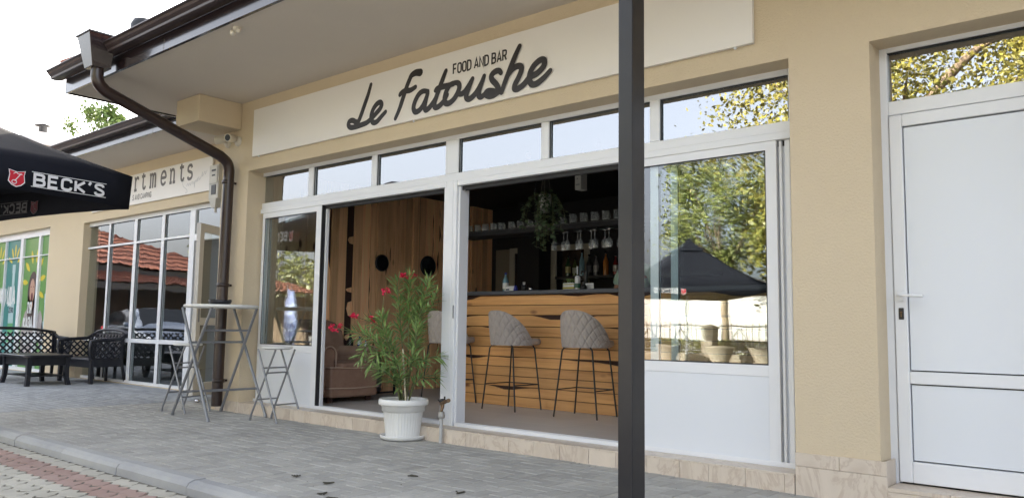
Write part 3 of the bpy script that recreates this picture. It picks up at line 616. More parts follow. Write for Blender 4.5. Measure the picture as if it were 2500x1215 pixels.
# ================================================================== signs
sg = thing('restaurant_sign', 'long white FOOD AND BAR sign board above the glazed front', 'sign', (-5.3, 0, 3.2))
SY = -.034
MB().box(-8.345, -2.24, SY, -.002, 2.932, 3.485).build('board', BOARD, sg, bevel=.002)
mp = lambda u, v, d: (u, SY-.0012-d, v)
STR = dict(
Le=[(-6.231,3.392),(-6.271,3.295),(-6.323,3.196),(-6.371,3.105),(-6.413,3.044),(-6.45,3.047),(-6.507,3.072),(-6.557,3.066),(-6.568,3.032),(-6.529,3.002),(-6.454,2.997),(-6.356,3.003),(-6.272,3.014),(-6.202,3.046),(-6.133,3.086),(-6.077,3.123),(-6.057,3.159),(-6.079,3.185),(-6.126,3.179),(-6.177,3.14),(-6.207,3.086),(-6.208,3.039),(-6.176,2.999),(-6.123,2.998),(-6.061,3.035),(-5.994,3.076)],
F=[(-5.606,3.383),(-5.643,3.356),(-5.684,3.295),(-5.719,3.226),(-5.755,3.149),(-5.796,3.065),(-5.848,2.986)],
Ft=[(-5.514,3.374),(-5.573,3.384),(-5.627,3.372),(-5.653,3.35)],
Fm=[(-5.79,3.209),(-5.774,3.221),(-5.72,3.234),(-5.643,3.227),(-5.574,3.245)],
a1=[(-5.407,3.173),(-5.471,3.185),(-5.528,3.162),(-5.574,3.106),(-5.593,3.046),(-5.565,3.004),(-5.507,3.013),(-5.45,3.063),(-5.411,3.133),(-5.402,3.172)],
a2=[(-5.402,3.172),(-5.423,3.099),(-5.439,3.035),(-5.422,2.999),(-5.376,3.013),(-5.326,3.056),(-5.291,3.097)],
t=[(-5.169,3.321),(-5.201,3.263),(-5.243,3.183),(-5.284,3.103),(-5.308,3.042),(-5.299,3.004),(-5.253,3.003),(-5.194,3.037),(-5.145,3.093)],
tb=[(-5.299,3.161),(-5.274,3.176),(-5.213,3.178),(-5.143,3.179),(-5.065,3.178)],
o=[(-5.051,3.187),(-5.11,3.177),(-5.153,3.131),(-5.176,3.07),(-5.165,3.021),(-5.12,3.01),(-5.061,3.035),(-5.014,3.084),(-4.991,3.137),(-5.007,3.175),(-5.051,3.187)],
ou=[(-5.019,3.078),(-4.965,3.068),(-4.923,3.082),(-4.886,3.117),(-4.831,3.181)],
u=[(-4.831,3.181),(-4.862,3.127),(-4.894,3.069),(-4.902,3.025),(-4.864,3.004),(-4.803,3.032),(-4.753,3.079),(-4.713,3.134),(-4.691,3.178)],
u2=[(-4.691,3.178),(-4.722,3.115),(-4.748,3.057),(-4.747,3.011),(-4.714,2.999),(-4.669,3.022)],
s=[(-4.495,3.167),(-4.52,3.191),(-4.565,3.191),(-4.604,3.165),(-4.595,3.125),(-4.553,3.083),(-4.526,3.044),(-4.529,3.007),(-4.574,2.987),(-4.632,2.989),(-4.669,3.015),(-4.642,3.034),(-4.579,3.023),(-4.516,3.0)],
h=[(-4.29,3.358),(-4.326,3.302),(-4.367,3.23),(-4.409,3.15),(-4.451,3.07),(-4.485,2.994)],
h2=[(-4.422,3.119),(-4.371,3.17),(-4.315,3.189),(-4.272,3.177),(-4.268,3.142),(-4.296,3.088),(-4.334,3.035),(-4.337,2.999),(-4.295,2.994),(-4.232,3.022),(-4.178,3.065),(-4.116,3.079),(-4.064,3.102),(-4.024,3.139),(-4.024,3.18),(-4.065,3.19),(-4.126,3.16),(-4.168,3.109),(-4.178,3.052),(-4.152,3.004),(-4.103,2.998),(-4.03,3.03),(-3.959,3.08)])
m = MB()
for i, (k, p) in enumerate(STR.items()):
    q = cr(p, 5); n = len(q); wd0 = {'Ft': .075, 'Fm': .058}.get(k, .056)
    ws = [wd0*(.8+.2*min(1, min(j, n-1-j)/8)) if k not in ('Ft',) else wd0*(1-.35*j/n) for j in range(n)]
    ribbon(m, q, ws, mp, d0=i*.00045, dstep=.000012)
m.build('script_lettering', INK, sg)
text_parts('letter', INK, sg, 'FOOD AND BAR', mp, -5.075, 3.273, .087, .0165, sp=.235, space=.30, fit=.635)
m = MB()
for x in (-8.22, -5.60, -2.37): m.sphere((x, -.022, 2.925), .011)
m.build('clip', WHITE, sg)
# ================================================================== LEFT BUILDING
LY = 1.0
lb = thing('office_building', 'cream low office building set back beyond the bar with brown gutter and glazed shopfronts', 'building', (-14, LY, 0))
m = MB(); wallgrid(m, -24, -9.05, -.2, 3.655, LY, LY+.3, [(-15.58, -10.3, .0, 2.80), (-23, -17.17, .0, 2.85)]); m.build('front_wall', CREAM, lb)
MB().add([(-24.5,.10,3.655),(-9.88,.10,3.655),(-9.88,.999,3.655),(-24.5,.999,3.655)], [(3,2,1,0)]).build('soffit', SOFFIT, lb)
for a, b in ((-11.10,-9.885),(-13.9,-11.105),(-17.4,-13.905),(-24.5,-17.405)): MB().box(a, b, .075, .105, 3.643, 3.88).build('fascia', BROWN, lb, bevel=.002)
m = MB(); gp2 = [(a+1.61, b-.0) for a, b in gp]; poly = gp2+[(a+.003, b+.004) for a, b in gp2][::-1]; n = len(poly)
m.add([(-24.5, a, b) for a, b in poly]+[(-9.885, a, b) for a, b in poly], [(i, (i+1)%n, (i+1)%n+n, i+n) for i in range(n)]); m.build('gutter', GUTT, lb)
m = MB(); m.add([(-24.6,.07,3.87),(-9.9,.07,3.87),(-9.9,5.5,6.0),(-24.6,5.5,6.0),(-24.6,11,3.94),(-9.9,11,3.94)], [(0,1,2,3),(3,2,5,4),(0,3,4),(1,5,2)]); m.build('roof', CLAY, lb)
m = MB(); m.box(-24,-9.06,LY+.301,LY+3.6,-.1,.02); m.box(-24,-9.06,LY+3.6,LY+3.7,0,3.6); m.box(-24,-9.06,LY+.31,LY+3.6,2.95,3.0); m.box(-9.2,-9.06,LY+.31,LY+3.6,.02,2.95); m.box(-16.9,-16.8,LY+.31,LY+3.6,.02,2.95); m.build('inner_room', mat('grey_interior', (.10,.105,.105), .8), lb)
wn = bpy.data.objects.new('shopfront', None); C.objects.link(wn); wn.parent = lb; OFF[wn.name] = OFF[lb.name]
m = MB(); Y0, Y1 = LY+.10, LY+.17; cols = [-15.62,-14.71,-13.755,-12.775,-11.875]
b_ = [(-15.70,-15.62,.0,2.85),(-15.62,-10.3,2.735,2.85),(-15.62,-11.875,2.325,2.36),(-15.62,-11.875,.67,.735),(-15.62,-11.875,.0,.045)]
for i, (c_, w_) in enumerate(((-14.71,.03),(-13.71,.05),(-12.735,.045))): b_ += [(c_-w_, c_+w_, .045, .67),(c_-w_, c_+w_, .735, 2.325),(c_-w_, c_+w_, 2.36, 2.735)]
b_ += [(-11.875,-11.72,.0,2.735),(-11.72,-10.3,2.255,2.36),(-10.42,-10.3,.0,2.255)]
bars(m, b_, Y0, Y1); m.build('shopfront_frame', WHITE, wn, bevel=.003)
xs = [(-15.62,-14.74),(-14.68,-13.76),(-13.66,-12.78),(-12.69,-11.875)]
for a, b in xs:
    for c_, d_ in ((.045,.67),(.735,2.325),(2.36,2.735)):
        MB().box(a, b, Y0+.03, Y0+.036, c_, d_).build('pane', GLASSW, wn)
MB().box(-11.72,-10.42,Y0+.03,Y0+.036,2.36,2.735).build('pane', GLASSW, wn)
q = MB(); 
for a, b in xs:
    for c_, d_ in ((.045,.67),(.735,2.325),(2.36,2.735)): q.box(a, b, Y0+.012, Y0+.02, d_-.008, d_); q.box(a, a+.008, Y0+.012, Y0+.02, c_, d_-.008)
q.build('gasket', SEAL, wn)
# open office door, hinged at the far jamb
od = bpy.data.objects.new('open_door', None); C.objects.link(od); od.parent = lb; OFF[od.name] = OFF[lb.name]
h0 = Vector((-10.60, 1.10, 0)); e0 = Vector((-10.12, .31, 0)); ex = (e0-h0); Wl = ex.length; ex.normalize(); ey = Vector((-ex.y, ex.x, 0)); ez = Vector((0,0,1))
OFFW = mat('off_white_door', (.62,.60,.56), .4, var=.15)
def lbox(m, u0, u1, z0, z1, t=.03, dt=0): m.obox(h0+ex*(u0+u1)/2+ez*(z0+z1)/2+ey*dt, (ex, ey, ez), (u1-u0)/2, t, (z1-z0)/2)
m = MB(); lbox(m, 0, .09, .05, 2.33); lbox(m, Wl-.10, Wl, .05, 2.33); lbox(m, .09, Wl-.10, 2.22, 2.33); lbox(m, .09, Wl-.10, .98, 1.08); lbox(m, .09, Wl-.10, .05, .22); m.build('door_leaf', OFFW, od, bevel=.003)
m = MB(); lbox(m, .09, Wl-.10, 1.08, 2.22, .004); m.build('pane', GLASSW, od); m = MB(); lbox(m, .09, Wl-.10, .22, .98, .004); m.build('pane', GLASSW, od)
m = MB(); lbox(m, Wl-.07, Wl-.035, 1.02, 1.2, .036); m.build('lock_plate', STEEL, od, bevel=.003)
# poster-covered shopfront at the far left
ps = bpy.data.objects.new('poster_window', None); C.objects.link(ps); ps.parent = lb; OFF[ps.name] = OFF[lb.name]
m = MB(); b_ = [(-17.46,-17.17,.0,2.90),(-23,-17.46,2.72,2.90),(-23,-17.46,2.315,2.335),(-23,-17.46,.0,.06),(-23,-17.46,.62,.68)]
for c_, w_ in ((-17.95,.05),(-18.92,.08),(-19.885,.02),(-20.6,.05),(-21.6,.04)):
    b_ += [(c_-w_, c_+w_, .06, .62),(c_-w_, c_+w_, .68, 2.315),(c_-w_, c_+w_, 2.335, 2.72)]
bars(m, b_, Y0, Y1); m.build('shopfront_frame', WHITE, ps)
PG = mat('poster_green', (.10,.26,.06), .35, var=.4, vscale=1.5, col2=(.16,.34,.09)); PT = mat('poster_teal', (.035,.22,.20), .35, var=.4, vscale=1.5, col2=(.03,.16,.15)); PY = mat('poster_yellow', (.62,.50,.03), .4)
PS_ = mat('poster_skin', (.46,.27,.19), .5, var=.3, vscale=5); PH = mat('poster_hair', (.06,.035,.03), .5, var=.5, vscale=8); PW = mat('poster_white', (.66,.68,.66), .4); PM = mat('poster_mouth', (.12,.015,.02), .5); PGR = mat('poster_grey', (.34,.30,.29), .5, var=.3, vscale=3); PB = mat('poster_bottle', (.40,.55,.56), .4, var=.4, vscale=4); PD = mat('poster_dark', (.05,.07,.09), .5)
def film(name, x0, x1, mt, z0=.06, z1=2.72): return MB().box(x0, x1, Y0+.045, Y0+.05, z0, z1).build(name, mt, ps)
film('poster_film', -23, -20.6, PG); film('poster_film', -20.598, -19.91, PG); film('poster_film', -19.90, -18.95, PT); film('poster_film', -18.93, -17.2, PG)
def ell(m, cx, cz, a, b, rot=0, y=0, n=14, pt=0):
    vs = []
    for k in range(n):
        t = 2*PI*k/n; r = 1+pt*(abs(math.cos(t))**6); u, v = a*math.cos(t)*r, b*math.sin(t); vs.append((cx+u*math.cos(rot)-v*math.sin(rot), Y0+.044-y, cz+u*math.sin(rot)+v*math.cos(rot)))
    m.add(vs, [tuple(range(n))])
for cx, cz in ((-18.25,1.75),):
    for k in range(11):
        a = 2*PI*k/11+.2
        if math.sin(a) > -.45: m = MB(); ell(m, cx+.47*math.cos(a), cz+.60*math.sin(a), .12, .055, a, .001, pt=.25); m.build('petal_print', PY, ps)
for cx in (-19.40, -20.3):
    for k in range(5): a = PI*(.15+.7*k/4); m = MB(); ell(m, cx+.30*math.cos(a), 2.14+.36*math.sin(a), .11, .04, a, .001, pt=.25); m.build('petal_print', PY, ps)
m = MB(); ell(m, -18.28, 1.60, .26, .42, 0, .002); ell(m, -18.36, 1.28, .16, .28, .1, .002); ell(m, -18.12, 1.22, .13, .32, 0, .002); m.build('hair_print', PH, ps)
m = MB(); ell(m, -18.30, 1.62, .135, .25, 0, .003); ell(m, -18.30, 1.34, .08, .14, 0, .003); m.build('face_print', PS_, ps)
m = MB(); ell(m, -18.29, 1.50, .055, .085, 0, .004); ell(m, -18.36, 1.70, .03, .010, .2, .004); ell(m, -18.23, 1.70, .03, .010, -.2, .004); m.build('mouth_print', PM, ps)
m = MB(); ell(m, -18.33, .70, .46, .62, 0, .0015); ell(m, -17.75, .85, .14, .38, .2, .0015); m.build('shirt_print', PGR, ps)
for cx in (-19.42, -20.42, -17.53):
    z_ = 0 if cx < -19 else -.65; m = MB()
    m.box(cx-.15, cx+.15, Y0+.0425, Y0+.0435, .14, 1.65+z_); m.box(cx-.07, cx+.07, Y0+.0425, Y0+.0435, 1.65+z_, 2.02+z_); m.box(cx-.09, cx+.09, Y0+.0420, Y0+.0424, 2.02+z_, 2.2+z_)
    m.build('bottle_print', PB, ps)
m = MB(); 
for cx in (-19.42, -20.42): m.box(cx-.15, cx+.15, Y0+.0415, Y0+.0419, .55, .95)
m.build('label_print', mat('poster_label_green', (.10,.34,.14), .4), ps)
mpp = lambda u, v, d: (u, Y0+.040-d, v)
for w_, u_, v_ in (('ТЯ', -18.50, 1.16), ('КАЗА', -18.66, .86), ('ДА', -18.54, .55)): text_parts('poster_letter', PW, ps, w_, mpp, u_, v_, .21, .048, sp=.2, xs=.85)
text_parts('poster_letter', PW, ps, 'Ж', mpp, -20.22, 1.38, .33, .07, xs=.85); text_parts('poster_letter', PW, ps, 'ИДА', mpp, -19.82, 1.36, .33, .07, sp=.22, xs=.85)
text_parts('poster_letter', PD, ps, 'ZERO', mpp, -19.55, 1.18, .10, .022, sp=.25, xs=.9)
# office sign
s2 = thing('office_sign', 'white office sign with grey typewriter lettering, partly behind the black parasol', 'sign', (-12.8, LY-.03, 3.2))
MB().box(-15.2, -11.045, LY-.035, LY-.002, 2.955, 3.465).build('board', BOARD, s2, bevel=.002)
mp2 = lambda u, v, d: (u, LY-.0365-d, v)
adv = [-14.43+.0, -14.12, -13.80, -13.50, -13.24, -12.96, -12.57, -12.285, -11.97, -11.72]
text_parts('letter', INK2, s2, 'apartments', mp2, 0, 3.192, .305, .046, xs=.98, adv=[a-.05 for a in adv])
text_parts('letter', INK2, s2, 'S AND CAMPING', mp2, -13.585, 3.032, .082, .013, sp=.26, space=.35, fit=.655)
m = MB(); ribbon(m, cr([(-11.859,3.179),(-11.912,3.152),(-11.877,3.091),(-11.778,3.034),(-11.755,2.99),(-11.811,2.99)], 5), .009, mp2)
ribbon(m, cr([(-11.792,3.083),(-11.741,3.124),(-11.728,3.085),(-11.677,3.127),(-11.664,3.088),(-11.614,3.139),(-11.592,3.099),(-11.559,3.133),(-11.54,3.038),(-11.54,3.131),(-11.506,3.146),(-11.503,3.117),(-11.464,3.178),(-11.459,3.127),(-11.421,3.192),(-11.407,3.144),(-11.349,3.193),(-11.32,3.254),(-11.314,3.189),(-11.25,3.255),(-11.236,3.208),(-11.189,3.266)], 3), .008, mp2, dstep=.00001); m.build('script_lettering', INK3, s2)
# meter box
mb_ = thing('meter_box', 'beige wall-mounted electricity meter box with dark viewing window', 'meter box', (-10.87, LY, 2.95))
MB().box(-11.0, -10.745, LY-.10, LY-.002, 2.80, 3.30).build('box', METERB, mb_, bevel=.008)
MB().box(-10.98, -10.765, LY-.112, LY-.101, 3.02, 3.28).build('cover', METERB, mb_, bevel=.006)
m = MB(); m.box(-10.91,-10.80,LY-.118,LY-.1125,3.20,3.225); m.box(-10.90,-10.82,LY-.118,LY-.1125,3.13,3.15); m.box(-10.92,-10.80,LY-.108,LY-.1005,2.86,3.0); m.build('meter_window', BLACKM, mb_)
m = MB(); m.prism([(-10.97,LY-.11,2.80),(-10.77,LY-.11,2.80),(-10.82,LY-.09,2.67),(-10.92,LY-.09,2.67)], (0,0,0), (0,.085,0)); m.tube([(-10.87,LY-.05,2.67),(-10.87,LY-.05,2.6)], .02); m.build('cable_gland', METERB, mb_)
# far pale house behind the office building
fh = thing('far_house', 'distant pale house with white roof edge above the parasol', 'house', (-36, 12, 0))
FHW = mat('far_house_render', (.56,.47,.36), .9, var=.15)
MB().box(-42, -32.3, 6.0, 17, -.3, 7.4).build('wall', FHW, fh)
m = MB(); m.prism([(-42.6,5.4,7.4),(-31.9,5.4,7.4),(-31.9,5.4,7.85),(-42.6,5.4,7.85)], (0,0,0), (0,12,0)); m.build('roof_edge', mat('white_trim', (.72,.72,.72), .6), fh)
MB().lathe((-33.2,6.2,7.85), [(.16,0),(.16,.45),(.34,.5),(.0,.62)], 10).build('chimney', BLACKM, fh)
for z in (4.3,):
    for y in (8, 11, 14): f_ = MB().box(-32.32,-32.26,y,y+1.2,z,z+1.5).build('window', WHITE, fh); MB().box(-32.255,-32.25,y+.1,y+1.1,z+.1,z+1.4).build('pane', DARKG, f_)
ORD = ['first','second','third','fourth','fifth','sixth','seventh','eighth','ninth','tenth','eleventh','twelfth','thirteenth','fourteenth','fifteenth','sixteenth']
# ================================================================== STREET OBJECTS IN VIEW
# square steel post close to the camera
m = MB(); m.box(-2.354, -2.266, -1.498, -1.372, .0, 3.60)
o = m.build('steel_post', POST, bevel=.006, seg=2); tag(o, 'charcoal square steel post standing in front of the sliding glass door', 'post')
m = MB(); m.box(-2.375,-2.245,-1.52,-1.35,.0,.008); q = m.build('base_plate', POST, o)
# security cameras
for i, (x, z, dx, dy, lab) in enumerate(((-8.70, 3.19, .35, -1, 'white security camera with black lens, right one of the pair under the corbel'), (-8.93, 3.20, -.9, -.8, 'white security camera turned away to the left under the corbel'))):
    t = thing('security_camera', lab, 'camera', (x, 0, z), 'pair of security cameras')
    m = MB(); m.lathe((x, -.001, z-.02), [(.0,-.035),(.045,-.033),(.06,-.02),(.062,0)], 18, 'y'); m.tube([(x,-.03,z-.02),(x,-.075,z-.01)], .02, 10); m.build('mount', CAMW, t)
    d = Vector((dx, dy, -.12)).normalized(); c = Vector((x, -.095, z)); m = MB(); m.tube([c-d*.05, c-d*.045, c+d*.06, c+d*.075], [.025,.045,.048,.048], 18); m.build('camera_body', CAMW, t)
    m = MB(); m.tube([c+d*.074, c+d*.078], [.040,.036], 18); m.build('lens', BLACKM, t)
t = thing('soffit_fitting', 'small white light fitting under the eaves near the fascia', 'light fitting', (-6.43, -1.44, 3.62))
m = MB(); m.lathe((-6.43,-1.40,3.62), [(.04,-.0),(.04,-.02),(.03,-.03),(0,-.032)], 14); m.sphere((-6.47,-1.42,3.575), .026); m.sphere((-6.39,-1.41,3.58), .022); m.build('lamp_holder', CAMW, t)

# folding high table
def seg_legs(m, pts, r): m.tube(pts, r, 10)
T = thing('high_table', 'tall folding bar table with white round top beside the brown downpipe', 'table', (-8.26, -.36, 0))
cx, cy = -8.26, -.37
m = MB(); m.lathe((cx, cy, 1.185), [(0,-.012),(.385,-.012),(.395,0),(.395,.014),(.385,.022),(0,.024)], 48); m.build('table_top', POT, T)
def xframe(T, cx, cy, hx, hy, H, r, mt, bars_, foot=True, tb=None):
    """two crossing U frames of bent tube: legs reach from one side at the floor to the other side at the top"""
    for s in (-1, 1):
        hy2 = hy*(1 if s > 0 else .86)
        for e in (-1, 1):
            m = MB(); m.tube([(cx+s*hx, cy+e*hy2, .012), (cx+s*hx*.93, cy+e*hy2, .06), (cx-s*(tb or hx*.72), cy+e*hy2*.92, H)], r, 10); lg = m.build('leg', mt, T)
            if foot: m = MB(); m.tube([(cx+s*hx*1.005, cy+e*hy2, .0), (cx+s*hx*.965, cy+e*hy2, .035)], r*1.25, 10); m.build('rubber_foot', STEEL, lg)
        for f in bars_[0 if s > 0 else 1]:
            x = cx+s*hx*(.93)+(-s*(tb or hx*.72)-s*hx*.93)*((f-.06)/(H-.06)); m = MB(); m.tube([(x, cy-hy2, f), (x, cy+hy2, f)], r*.78, 8); m.build('cross_bar', mt, T)
xframe(T, cx, cy, .42, .335, 1.172, .0155, STEEL, ((.30, .80), (.26, .93)), tb=.27)
a = thing('ashtray', 'black ashtray lying on the tall white table', 'ashtray', (-8.26, -.37, 1.21))
m = MB(); m.lathe((-8.30,-.37,1.2095), [(0,.004),(.105,.004),(.12,.03),(.125,.050),(.11,.050),(.09,.012),(0,.010)], 22)
m.build('dish', PLAST, a); m = MB()
for k in range(6): m.box(-8.30+.1*math.cos(k)-.012, -8.30+.1*math.cos(k)+.012, -.37+.1*math.sin(k)-.012, -.37+.1*math.sin(k)+.012, 1.259, 1.268)
m.build('rest', PLAST, a)
def stool(cx, cy, lab, rz):
    T = thing('folding_stool', lab, 'stool', (0,0,0), 'folding stools by the tall table')
    m = MB(); m.lathe((0,0,.755), [(0,-.008),(.150,-.008),(.158,0),(.158,.012),(.150,.018),(0,.020)], 32); m.build('seat', POT, T)
    m = MB(); m.lathe((0,0,.742), [(0,0),(.13,0),(.135,.004),(.0,.004)], 24); m.build('seat_pan', PLAST, T)
    xframe(T, 0, 0, .215, .165, .742, .0105, STEEL, ((.18, .55), (.22, .50)), tb=.12)
    T.location = (cx, cy, 0); T.rotation_euler = (0, 0, rz); return T
stool(-8.94, -.38, 'folding stool with white round seat, left of the tall table', R(10))
stool(-7.49, -.15, 'folding stool with white round seat in front of the left sliding door', R(8))
t = thing('foil_wrapper', 'small shiny crumpled wrapper lying near the office door', 'litter', (-9.8, .28, 0)); m = MB(); m.sphere((-9.86,.27,.02), .045, 1, .7, .5, 7, 5); m.sphere((-9.76,.30,.018), .04, 1.2, .7, .5, 7, 5); m.build('wrapper', CHROME, t)

# oleander in a white pot
PC = Vector((-5.535, -.115, 0))
P = thing('flower_pot', 'white plastic flower pot with fluted sides on a saucer', 'flower pot', PC)
m = MB(); prof = []
def flute(m, c, prof, n, amp, z0, z1):
    vs = []
    for r, z in prof:
        for k in range(n):
            a = 2*PI*k/n; rr = r-(amp if (k % 4) < 1.5 and z0 < z < z1 else 0); vs.append(c+Vector((rr*math.cos(a), rr*math.sin(a), z)))
    M_ = len(prof); m.add(vs, [(i*n+k, i*n+(k+1) % n, (i+1)*n+(k+1) % n, (i+1)*n+k) for i in range(M_-1) for k in range(n)], True)
flute(m, PC, [(0,.02),(.145,.02),(.150,.024),(.152,.03),(.153,.034),(.177,.245),(.178,.25),(.192,.252),(.195,.30),(.198,.302),(.219,.306),(.223,.318),(.222,.345),(.214,.358),(.204,.358),(.198,.345),(.196,.32),(.19,.30),(0,.30)], 160, .0045, .032, .247)
m.build('pot', POT, P)
m = MB(); m.lathe(PC, [(0,.001),(.165,.001),(.195,.012),(.204,.034),(.204,.042),(.196,.043),(.186,.018),(0,.016)], 40); m.build('saucer', POT, P)
m = MB(); m.lathe(PC+Vector((0,0,.318)), [(0,.012),(.10,.01),(.195,0)], 24); m.build('soil', SOIL, P)
OL = thing('oleander', 'tall oleander with narrow green leaves and red flowers growing in the white pot', 'plant', PC+Vector((0,0,.32)))
random.seed(21)
rv = Vector((math.cos(yaw), math.sin(yaw), 0)); dv = Vector((-math.sin(yaw), math.cos(yaw), 0))
def pt(l, z, d=0): return PC+rv*l+dv*d+Vector((0,0,z))
lf = MB(); st = MB(); fl_ = []
def leaf(m, p, d, L, wd, droop=.25):
    d = d.normalized(); s = d.cross(Vector((0,0,1)))
    if s.length < .1: s = Vector((1,0,0))
    s.normalize(); u = s.cross(d); s = s*math.cos(.6*random.random())+u*math.sin(random.uniform(-.6,.6))
    a = p; b = p+d*L*.45+Vector((0,0,-droop*L*.12)); c = p+d*L*.95+Vector((0,0,-droop*L*.6))
    m.add([a, b+s*wd/2, c, b-s*wd/2, b+u*wd*.12], [(0,1,4),(1,2,4),(2,3,4),(3,0,4)], False)
def branch(pts, r0=.008, r1=.003, start=.35, dens=1.0, Lf=.155):
    q = [Vector(p) for p in cr(pts, 6)]; n = len(q); st.tube(q, [r0+(r1-r0)*i/(n-1) for i in range(n)], 6)
    ln = 0; L = sum((q[i+1]-q[i]).length for i in range(n-1)); nxt = L*start
    for i in range(n-1):
        sg_ = (q[i+1]-q[i]); sl_ = sg_.length
        while nxt < ln+sl_:
            p = q[i]+sg_*((nxt-ln)/sl_); ax = sg_.normalized(); o1 = ax.orthogonal().normalized(); o2 = ax.cross(o1); a0 = random.random()*6
            for k in range(4 if random.random() < .75 else 3):
                a = a0+k*2*PI/3.5+random.uniform(-.3,.3); dd = (o1*math.cos(a)+o2*math.sin(a))*random.uniform(.7,1.1)+ax*random.uniform(.3,1.0)+Vector((0,0,.12))
                leaf(lf, p, dd, Lf*random.uniform(.75,1.3), random.uniform(.018,.027), random.uniform(.05,.5))
            nxt += .031/dens*random.uniform(.7,1.3)
        ln += sl_
    p = q[-1]; ax = (q[-1]-q[-2]).normalized(); o1 = ax.orthogonal().normalized(); o2 = ax.cross(o1)
    for k in range(7): a = k*.9; leaf(lf, p, (o1*math.cos(a)+o2*math.sin(a))*random.uniform(.3,.8)+ax, Lf*random.uniform(.6,1.0), .014, .1)
    return q[-1]
B = [
 [(.01,.32,0),(.03,.75,0),(.02,1.10,.03),(.03,1.44,0)],
 [(.02,.32,.04),(-.02,.7,.06),(-.06,1.1,.03),(-.09,1.40,.02)],
 [(.02,.32,0),(.08,.8,-.02),(.14,1.15,-.02),(.20,1.40,0)],
 [(.0,.32,.02),(.06,.7,.1),(.10,1.05,.14),(.12,1.32,.15)],
 [(-.02,.32,0),(-.10,.62,-.03),(-.26,.86,-.03),(-.44,.94,0)],
 [(-.02,.32,.02),(-.08,.72,.02),(-.20,.96,.03),(-.31,1.03,.03)],
 [(-.03,.32,-.03),(-.07,.6,-.06),(-.16,.90,-.08),(-.21,1.08,-.06)],
 [(.04,.32,0),(.10,.56,.02),(.18,.70,.03),(.30,.74,.02)],
 [(.04,.32,0),(.11,.50,-.05),(.19,.56,-.08),(.28,.57,-.08)],
 [(-.03,.32,0),(-.07,.50,-.06),(-.14,.58,-.10),(-.22,.62,-.1)],
 [(.0,.32,0),(-.02,.5,-.10),(-.03,.62,-.16),(-.04,.68,-.2)],
 [(.0,.32,.06),(.03,.62,.12),(.08,.95,.18),(.04,1.2,.2)],
 [(.0,.32,0),(.04,.55,-.08),(.10,.80,-.12),(.13,.98,-.14)],
]
DS = [(.62,1.4),(.5,1.2),(.60,1.4),(.45,1.1),(.52,1.3),(.52,1.3),(.55,1.3),(.55,.8),(.45,1.2),(.42,1.6),(.35,1.8),(.5,1.1),(.5,1.2)]
for b_, (s_, d_) in zip(B, DS): branch([pt(*p) for p in b_], start=s_, dens=d_)
for b_ in ([(-.30,.92,0),(-.36,.80,-.02),(-.40,.70,-.03)], [(-.16,.84,0),(-.24,.74,-.05),(-.30,.66,-.06)], [(.14,1.1,0),(.24,1.2,0),(.27,1.3,0)], [(.02,.6,0),(-.06,.66,-.1),(-.14,.66,-.15)], [(.02,.6,0),(.10,.7,-.1),(.18,.70,-.12)]):
    branch([pt(*p) for p in b_], .004, .002, .3, 1.0, .12)
lf.build('foliage', LEAF, OL, kind='stuff'); st.build('stems', STEM, OL)
m = MB(); m.tube([pt(.03,.30,-.06), pt(.0,.66,-.07), pt(-.01,.80,-.05)], .0075, 8); m.build('stake', STAKE, OL)
def flower(c):
    m = MB()
    for k in range(random.randint(4, 6)):
        p = c+Vector([random.uniform(-.022,.022) for _ in range(3)])
        for j in range(5):
            a = 2*PI*j/5+random.random(); ax = Vector([random.uniform(-1,1) for _ in range(3)]).normalized(); o1 = ax.orthogonal().normalized(); o2 = ax.cross(o1)
            d = o1*math.cos(a)+o2*math.sin(a); s = o1*-math.sin(a)+o2*math.cos(a); m.add([p, p+d*.014+s*.010, p+d*.026+ax*.006, p+d*.014-s*.010], [(0,1,2,3)])
    m.build('flower', PETAL, OL)
for l, z, d in ((.055,1.47,0),(.03,1.46,.02),(-.055,1.47,.02),(-.20,1.31,0),(-.165,1.32,.02),(-.48,1.10,.02),(-.46,1.09,0),(-.315,1.07,.02),(-.67,.985,0),(-.65,.96,.01),(-.59,1.01,0)): flower(pt(l, z, d))
st2 = MB()
for a_, b_ in (((-.44,.94,0),(-.66,.98,0)),((-.44,.94,0),(-.59,1.0,0)),((-.31,1.03,.03),(-.47,1.09,0)),((-.21,1.08,-.06),(-.20,1.30,0)),((-.21,1.08,0),(-.31,1.07,.02))): st2.tube([pt(*a_), pt(*b_)], .0028, 5)
st2.build('flower_stalks', STEM, OL)
# standpipe tap
t = thing('garden_tap', 'brass garden tap on a grey standpipe in front of the white mullion', 'tap', (-5.125, -.045, 0))
m = MB(); m.tube([(-5.125,-.045,.0),(-5.122,-.045,.12),(-5.12,-.045,.235)], .0155, 12); m.build('pipe', mat('grey_pipe', (.42,.42,.41), .5), t)
m = MB(); m.lathe((-5.12,-.045,.21), [(.018,0),(.030,.004),(.031,.03),(.026,.036),(.027,.04),(.027,.055),(.018,.06)], 14); m.build('collar', mat('grey_fitting', (.36,.35,.33), .45, metal=.3), t)
m = MB(); m.tube([(-5.12,-.045,.265),(-5.118,-.045,.33)], .013, 10); m.tube([(-5.12,-.045,.335),(-5.07,-.07,.352),(-5.0,-.10,.372)], [.02,.017,.015], 10); m.tube([(-4.995,-.10,.372),(-4.965,-.115,.379)], .017, 10); m.tube([(-5.08,-.065,.35),(-5.07,-.08,.31),(-5.075,-.09,.285)], .012, 8); m.build('tap_body', BRASS, t)
m = MB(); m.tube([(-5.12,-.045,.33),(-5.155,-.03,.345),(-5.185,-.02,.362)], .006, 6); m.sphere((-5.10,-.055,.365), .024, 1.2, 1, .7); m.tube([(-5.05,-.08,.36),(-5.048,-.082,.405)], .007, 6); m.build('tap_handle', BLACKM, t)
